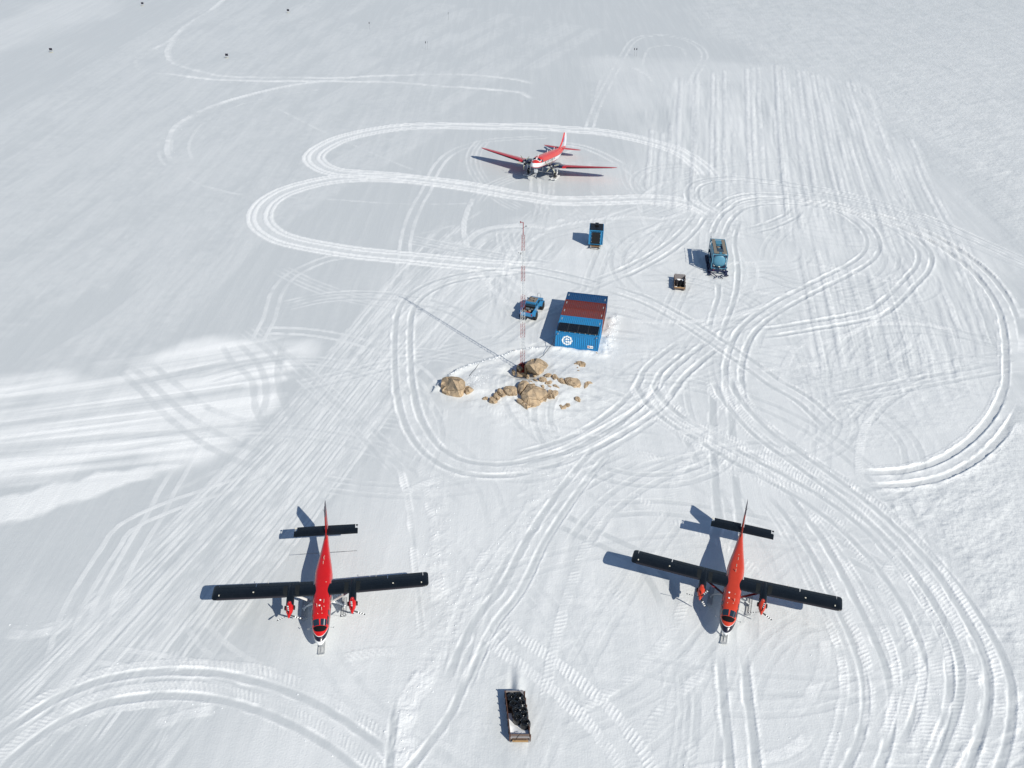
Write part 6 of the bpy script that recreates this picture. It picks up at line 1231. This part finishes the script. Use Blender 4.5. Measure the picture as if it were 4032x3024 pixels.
def crate():
    ax,ay=24.99,129.02; bx,by=26.72,128.85; ex,ey=25.65,133.1
    rz=math.atan2(by-ay,bx-ax)-R(2); cx,cy=(ax+bx)/2,(ay+by)/2
    t=thing('cargo_sledge','small open wooden cargo sledge with raised grey tailboard and dark load near the tank','sledge',(cx,cy,hz(cx,cy+2)),rz)
    W_,L_=1.72,3.75
    for sg in(-1,1):
        b=MB(); b.loft([[(sg*.68-.07,y,z),(sg*.68+.07,y,z),(sg*.68+.07,y,z+.16),(sg*.68-.07,y,z+.16)] for y,z in((-.15,.25),(.15,.03),(3.6,.0))]); b.build('runner',M_wood,t)
        for k in range(3):
            b=MB(); b.box((sg*(W_/2-.03),L_/2,.38+k*.20),(.04,L_-.1,.16)); b.build('side_plank',M_wood,t)
        for y in(.1,1.3,2.5,3.65):
            b=MB(); b.box((sg*(W_/2+.02),y,.55),(.06,.10,.9)); b.build('stake',M_wood,t)
    for k in range(6):
        b=MB(); b.box((0,.32+k*.62,.26),(W_-.12,.58,.05)); b.build('deck_plank',M_wood,t)
    for k in range(3):
        b=MB(); b.box((0,L_-.02,.42+k*.27),(W_-.08,.05,.25)); b.build('tail_board',M_wood2,t)
    for k in range(2):
        b=MB(); b.box((0,.03,.36+k*.17),(W_-.1,.06,.15)); b.build('front_board',M_oran if k else M_wood,t)
    M=Matrix.Rotation(rz,3,'Z'); z0=hz(cx,cy+2)
    def put(o,c): p=M@Vector(c); o.location=(cx+p.x,cy+p.y,z0+p.z); return o
    for i,(c,d,l) in enumerate((((-.45,1.75,.52),(.30,1.05,.26),'long dark bundle on the left side of the small cargo sledge'),((.10,1.6,.56),(.28,1.10,.30),'long black bundle along the middle of the small cargo sledge'),((.52,1.3,.50),(.20,.65,.24),'short black bundle at the right side of the small cargo sledge'))):
        o=lumpy('tarp_bundle',(0,0,0),d,M_exh if i==0 else M_black,None,i+3,amp=.08); put(o,c); o.rotation_euler=(0,0,rz+(.05,-.15,.1)[i]); tag(o,l,'bundle')
    for i,(c,d,l) in enumerate((((-.25,3.0,.44),(.55,.20,.12),'snow heap below the tailboard inside the small cargo sledge, left'),((.42,2.85,.44),(.34,.26,.12),'snow heap below the tailboard inside the small cargo sledge, right'),((-.58,.28,.46),(.24,.20,.10),'snow lump in the front left corner of the small cargo sledge'),((.60,.26,.42),(.26,.16,.09),'snow lump in the front right corner of the small cargo sledge'))):
        o=lumpy('snow_heap',(0,0,0),d,M_snowheap,None,i+20,amp=.12); put(o,c); tag(o,l,'snow')
    b=MB(); b.box((0,0,0),(.55,.30,.12),bev=.03); o=b.build('timber_block',M_oran,None); put(o,(.05,.32,.38)); tag(o,'yellow-brown timber block at the front of the small cargo sledge','timber')
    return t
crate()
# ------------------------------------------------------------------ sledge with black wrapped rolls in the foreground
def tyre_sledge():
    ax,ay=.72,46.9; bx,by=2.38,46.85
    rz=R(1.5); cx,cy=1.56,46.95; z0=hz(1.4,49)
    t=thing('cargo_sledge','long low wooden sledge in the foreground carrying black wrapped rolls and snow','sledge',(cx,cy,z0),rz)
    lean=-.09   # rails run slightly left going away
    W_=1.62; L_=4.35
    M=Matrix.Rotation(rz,3,'Z')@Matrix(((1,lean,0),(0,1,0),(0,0,1)))
    def P_(x,y,z): v=Vector((x+lean*y,y,z)); return v
    M_br=mat('rusty_brown_rail',(.10,.045,.030),rough=.8,noise=.4,nscale=6,bump=.4)
    for sg in(-1,1):
        b=MB(); b.loft([[P_(sg*.72+d[0],y,z+d[1]) for d in((-.06,0),(.06,0),(.06,.18),(-.06,.18))] for y,z in((-.1,.02),(4.2,.02),(4.65,.12))]); b.build('runner',M_wood2,t)
        for k in range(3):
            z=.32+k*.22
            b=MB(); b.loft([[P_(sg*W_/2+d[0],y,z+d[1]) for d in((-.025,-.095),(.025,-.095),(.025,.095),(-.025,.095))] for y in(-.05,2.1,L_)]); b.build('side_plank',M_br if k==2 else M_wood,t)
        for y in(.0,.72,1.44,2.16,2.88,3.60,4.3):
            b=MB(); v=P_(sg*(W_/2+.055),y,.5); b.box(v,(.055,.09,.86)); b.build('stake',M_br,t)
        b=MB(); v=P_(sg*(W_/2-.12),L_+.25,.32); b.box(v,(.18,.5,.12),bev=.03); b.build('runner_tip',M_wood2,t)
    for k in range(7):
        b=MB(); v=P_(0,.3+k*.62,.20); b.box(v,(W_-.1,.58,.05)); b.build('deck_plank',M_wood,t)
    for i,(y,z,m,h_) in enumerate(((-.02,.62,M_wood2,.14),(.06,.80,M_wood,.16),(-.20,.34,M_oran,.16))):
        b=MB(); b.box(P_(0,y,z),(W_-.08-.25*(i==2),.09,h_)); b.build('front_board',m,t)
    for k in range(3):
        b=MB(); b.box(P_(0,L_,.34+k*.22),(W_-.06,.05,.20)); b.build('back_board',M_wood2,t)
    b=MB(); v=P_(.62,L_-.12,.88); b.add([P_(.70,L_,.9),P_(.35,L_,.9),P_(.70,L_-.5,.9),P_(.70,L_,.86),P_(.35,L_,.86),P_(.70,L_-.5,.86)],[(0,1,2),(5,4,3),(0,3,4,1),(1,4,5,2),(2,5,3,0)]); b.build('corner_plate',M_wood2,t)
    b=MB(); b.tube([P_(.15,.2,.92),P_(0,.1,.95),P_(-.25,-.1,.66),P_(-.55,-.25,.30)],.02,5); b.build('lashing_rope',M_dark,t,smooth=True)
    def put(o,x,y,z): v=Matrix.Rotation(rz,3,'Z')@P_(x,y,z); o.location=(cx+v.x,cy+v.y,z0+v.z); return o
    spots=[(-.36,3.75),(.30,3.85),(-.28,3.05),(.42,3.15),(-.10,2.35),(.46,2.50),(-.02,1.72),(.52,1.88),(.58,1.22)]
    where=['back left corner','back right corner','second row on the left','second row on the right','third row on the left','third row on the right','fourth row on the left','fourth row on the right','front end, alone beside the snow']
    for i,((x,y),w_) in enumerate(zip(spots,where)):
        # a roll standing on end: crinkled drum with a dished, ringed top
        n=28; b=MB(); rr=random.Random(i+60); prof=[(0,.24),(.05,.39),(.35,.41),(.62,.40),(.71,.36),(.75,.27),(.66,.21),(.57,.17),(.59,.08),(.66,.02)]
        rings=[]
        for (zz,r_) in prof:
            ring=[]
            for k in range(n):
                a=2*math.pi*k/n; f=1+.06*math.sin(5*a+i)+rr.uniform(-.05,.05); ring.append((r_*f*math.cos(a),r_*f*math.sin(a),zz+rr.uniform(-.025,.025)*(zz>.3)))
            rings.append(ring)
        b.loft(rings); o=b.build('wrapped_roll',M_plastic,None,smooth=True,angle=25)
        put(o,x,y,.22); o.rotation_euler=(rr.uniform(-.08,.08),rr.uniform(-.08,.08),i*1.1); tag(o,'shiny black wrapped roll on the foreground sledge, %s'%w_,'roll','black rolls on the foreground sledge')
    # snow lying in the front of the sledge
    b=MB(); n=14; m_=16; vs=[];fs=[]
    for i in range(n+1):
        for j in range(m_+1):
            x=-.76+1.52*i/n; y=.04+1.9*j/m_
            if x<.0: y=.04+2.5*j/m_
            h_=.42+.22*math.sin(2.4*x+1.1)*math.cos(1.9*y)+.06*math.sin(7*x+3*y)-.45*max(0,y-.95+.35*x); vs.append(P_(x,y,max(.26,h_)))
    for i in range(n):
        for j in range(m_): a=i*(m_+1)+j; fs.append((a,a+m_+1,a+m_+2,a+1))
    b.add(vs,fs); o=b.build('snow_heap',M_snowheap,None,smooth=True,angle=80,fix=False); o.location=(cx,cy,z0); o.rotation_euler=(0,0,rz); tag(o,'clean white snow lying in the front end of the foreground sledge','snow')
    return t
tyre_sledge()
# ------------------------------------------------------------------ rocks
def rock_mat():
    m=bpy.data.materials.new('tan_rock'); m.use_nodes=True; nt=m.node_tree; N=nt.nodes; L=nt.links; b=N['Principled BSDF']; b.inputs['Roughness'].default_value=.9; b.inputs['Specular IOR Level'].default_value=.2
    tc=N.new('ShaderNodeTexCoord'); n=N.new('ShaderNodeTexNoise'); n.inputs['Scale'].default_value=1.1; n.inputs['Detail'].default_value=8; n.inputs['Roughness'].default_value=.7; L.new(tc.outputs['Object'],n.inputs['Vector'])
    cr=N.new('ShaderNodeValToRGB'); e=cr.color_ramp.elements; e[0].position=.3; e[0].color=(.24,.19,.14,1); e[1].position=.72; e[1].color=(.62,.45,.28,1); x=e.new(.53); x.color=(.48,.36,.235,1); L.new(n.outputs['Fac'],cr.inputs[0])
    v=N.new('ShaderNodeTexVoronoi'); v.feature='DISTANCE_TO_EDGE'; v.inputs['Scale'].default_value=.62
    n2=N.new('ShaderNodeTexNoise'); n2.inputs['Scale'].default_value=2.2; n2.inputs['Detail'].default_value=4; L.new(tc.outputs['Object'],n2.inputs['Vector'])
    ad=N.new('ShaderNodeMix'); ad.data_type='RGBA'; ad.inputs[0].default_value=.22; L.new(tc.outputs['Object'],ad.inputs[6]); L.new(n2.outputs['Color'],ad.inputs[7]); L.new(ad.outputs[2],v.inputs['Vector'])
    c2=N.new('ShaderNodeValToRGB'); c2.color_ramp.elements[0].position=.0; c2.color_ramp.elements[0].color=(.32,.27,.22,1); c2.color_ramp.elements[1].position=.03; c2.color_ramp.elements[1].color=(1,1,1,1); L.new(v.outputs['Distance'],c2.inputs[0])
    mx=N.new('ShaderNodeMix'); mx.data_type='RGBA'; mx.blend_type='MULTIPLY'; mx.inputs[0].default_value=.8; L.new(cr.outputs[0],mx.inputs[6]); L.new(c2.outputs[0],mx.inputs[7])
    L.new(mx.outputs[2],b.inputs['Base Color'])
    n3=N.new('ShaderNodeTexNoise'); n3.inputs['Scale'].default_value=6; n3.inputs['Detail'].default_value=8; n3.inputs['Roughness'].default_value=.7; L.new(tc.outputs['Object'],n3.inputs['Vector'])
    am=N.new('ShaderNodeMath'); am.operation='MULTIPLY_ADD'; L.new(c2.outputs[0],am.inputs[0]); am.inputs[1].default_value=.35; L.new(n3.outputs['Fac'],am.inputs[2])
    bp=N.new('ShaderNodeBump'); bp.inputs['Strength'].default_value=.9; bp.inputs['Distance'].default_value=.10; L.new(am.outputs[0],bp.inputs['Height']); L.new(bp.outputs[0],b.inputs['Normal'])
    return m
M_rock=rock_mat()
def build_rock(label,V,F,seed):
    vs=[Vector((V[i]/100,V[i+1]/100,V[i+2]/100)) for i in range(0,len(V),3)]
    cen=sum(vs,Vector())/len(vs); c0=Vector((cen.x,cen.y,0))
    def mnd(x,y): return .75*math.exp(-1.3*(((x-MOUND[0])/9.5)**2+((y-MOUND[1])/6.0)**2))
    off=hz(cen.x,cen.y)-mnd(cen.x,cen.y); off=max(-.08,min(.3,off))
    bm=bmesh.new(); bv=[bm.verts.new(v-c0) for v in vs]
    for i in range(0,len(F),3):
        try: bm.faces.new((bv[F[i]],bv[F[i+1]],bv[F[i+2]]))
        except ValueError: pass
    size=max((max(v.x for v in vs)-min(v.x for v in vs)),.2)
    bmesh.ops.subdivide_edges(bm,edges=bm.edges[:],cuts=2 if size>1.2 else 1,use_grid_fill=True,smooth=0)
    from mathutils import noise as mn
    for v in bm.verts:
        if v.is_boundary: continue
        p=v.co+Vector((seed*3.1,seed*1.7,0)); q=mn.noise(p*1.1)*.10+mn.noise(p*4)*.022
        v.co.z+=q*min(1.6,size)*.8
    # boundary goes down into the snow: real thickness behind and below
    be=[e for e in bm.edges if e.is_boundary]
    r_=bmesh.ops.extrude_edge_only(bm,edges=be)
    for v in [g for g in r_['geom'] if isinstance(g,bmesh.types.BMVert)]:
        h_=v.co.z; v.co.x*=.98; v.co.y=v.co.y*.98+.15*max(0,min(1,h_-.3)); v.co.z=min(v.co.z-.1,mnd(v.co.x+c0.x,v.co.y+c0.y)-.55)
    bm.normal_update(); bmesh.ops.recalc_face_normals(bm,faces=bm.faces)
    me=bpy.data.meshes.new('rock'); bm.to_mesh(me); bm.free(); me.materials.append(M_rock)
    me.polygons.foreach_set('use_smooth',[True]*len(me.polygons))
    try: me.set_sharp_from_angle(angle=R(24))
    except Exception: pass
    o=bpy.data.objects.new('boulder' if size>2.2 else 'rock',me); col.objects.link(o); o.location=(c0.x,c0.y,off); tag(o,label,'boulder' if size>2.2 else 'rock','rocks of the snow-banked outcrop')
for i,(l,V,F) in enumerate(ROCKS): build_rock(l,V,F,i)
# ------------------------------------------------------------------ runway marker boards and flag poles
M_bd=mat('black_board',(.012,.010,.022),rough=.7); M_leg=mat('pale_timber',(.55,.52,.40),rough=.8)
def board():
    t=thing('marker_board','','marker board',(0,0,0),0,'black marker boards at the far left')
    b=MB(); b.box((0,0,.92),(.80,.05,.62)); b.build('board',M_bd,t)
    for x in(-.3,.3):
        b=MB(); b.box((x,.04,.35),(.05,.05,.75)); b.build('leg',M_leg,t)
    b=MB(); b.box((0,.0,.06),(.9,.35,.08)); b.build('foot',M_leg,t)
    return t
bl=['black marker board furthest left, alone near the left edge of the snowfield','black marker board at the very top, nearer the left corner','black marker board at the top, the right-hand of the upper pair','black marker board nearest to the looping ski tracks in the far left field']
b0=board()
for i,(x,y) in enumerate(BOARDS):
    if i==0: b0.location=(x,y,hz(x,y)); b0['label']=bl[0]; b0.rotation_euler=(0,0,.1)
    else: dup(b0,(x,y,hz(x,y)),(.1,.2,-.05,.1)[i],bl[i])
def pole(lean=0):
    t=thing('flag_pole','','flag pole',(0,0,0),0,'thin marker poles in the far snowfield')
    b=MB(); b.tube([(0,0,0),(0,0,2.35)],.022,5); b.build('pole',M_grey,t)
    b=MB(); b.loft([[(.0,-.03,1.75),(.0,.03,1.75),(.0,.03,2.35),(.0,-.03,2.35)],[(.28,-.05,1.72),(.28,-.02,1.72),(.26,.0,2.2),(.26,-.04,2.2)]]); b.build('flag',M_bd,t)
    return t
pl_=['thin pole with ragged dark flag, furthest left of the far poles','thin dark-topped pole nearest the top centre of the picture','left pole of the close pair standing left of the top centre','right pole of the close pair standing left of the top centre','left pole of the pair inside the far looping track','right pole of the pair inside the far looping track']
p0=pole()
for i,(x,y) in enumerate(POLES):
    if i==0: p0.location=(x,y,hz(x,y)); p0['label']=pl_[0]; p0.rotation_euler=(0,0,2.6)
    else: dup(p0,(x,y,hz(x,y)),(0,2.0,2.5,1.9,2.4,2.9)[i],pl_[i])
# ------------------------------------------------------------------ broken snow along the lip of the outcrop and the ruts
def chunks():
    bm=bmesh.new(); rr=random.Random(4); pts=[]
    for i in range(len(LIP)-2):
        (x1,y1),(x2,y2)=LIP[i],LIP[i+1]
        for k in range(15): f=rr.random(); pts.append((x1+(x2-x1)*f+rr.gauss(0,.15),y1+(y2-y1)*f+rr.gauss(0,.15),rr.uniform(.03,.13)))
    for k in range(90): pts.append((-5.0+rr.gauss(0,.9),100.5+rr.gauss(0,1.2),rr.uniform(.02,.08)))
    for k in range(110):
        f=rr.random(); pts.append((13.4+.3*f*6+rr.gauss(0,.35),110+f*10+rr.gauss(0,.4),rr.uniform(.03,.10)))
    for (kind,P_,*_) in TRACKS:
        if kind in('rough','treadrut','bigrut','deep','smear'):
            for i in range(len(P_)-1):
                (x1,y1),(x2,y2)=P_[i],P_[i+1]; L_=math.hypot(x2-x1,y2-y1); n=math.hypot(y2-y1,x2-x1)+1e-6
                for k in range(int(L_*(3.5 if kind=='rough' else .8))):
                    f=rr.random(); o=rr.choice((-1,1))*rr.uniform(1.2,2.9) if kind not in('rough','smear') else rr.gauss(0,.9)
                    pts.append((x1+(x2-x1)*f-(y2-y1)/n*o,y1+(y2-y1)*f+(x2-x1)/n*o,rr.uniform(.02,.075)))
    V=[];F=[]
    for x,y,s_ in pts:
        z=hz(x,y); o=len(V); a0=rr.random()*6
        for k in range(4): a=a0+k*1.57; V.append((x+s_*math.cos(a)*rr.uniform(.7,1.2),y+s_*math.sin(a)*rr.uniform(.7,1.2),z-.02))
        for k in range(4): a=a0+.3+k*1.57; V.append((x+s_*.7*math.cos(a),y+s_*.7*math.sin(a),z+s_*rr.uniform(.6,1.1)))
        F+=[(o+4,o+5,o+6,o+7)]+[(o+k,o+(k+1)%4,o+4+(k+1)%4,o+4+k) for k in range(4)]
    me=bpy.data.meshes.new('snow_chunks'); me.from_pydata(V,[],F); me.materials.append(M_snowheap); o=bpy.data.objects.new('snow_chunks',me); col.objects.link(o)
    tag(o,'scattered broken snow crumbs beside the wheel ruts and along the drift edge','snow crumbs',kind='stuff')
    bm.free()
chunks()
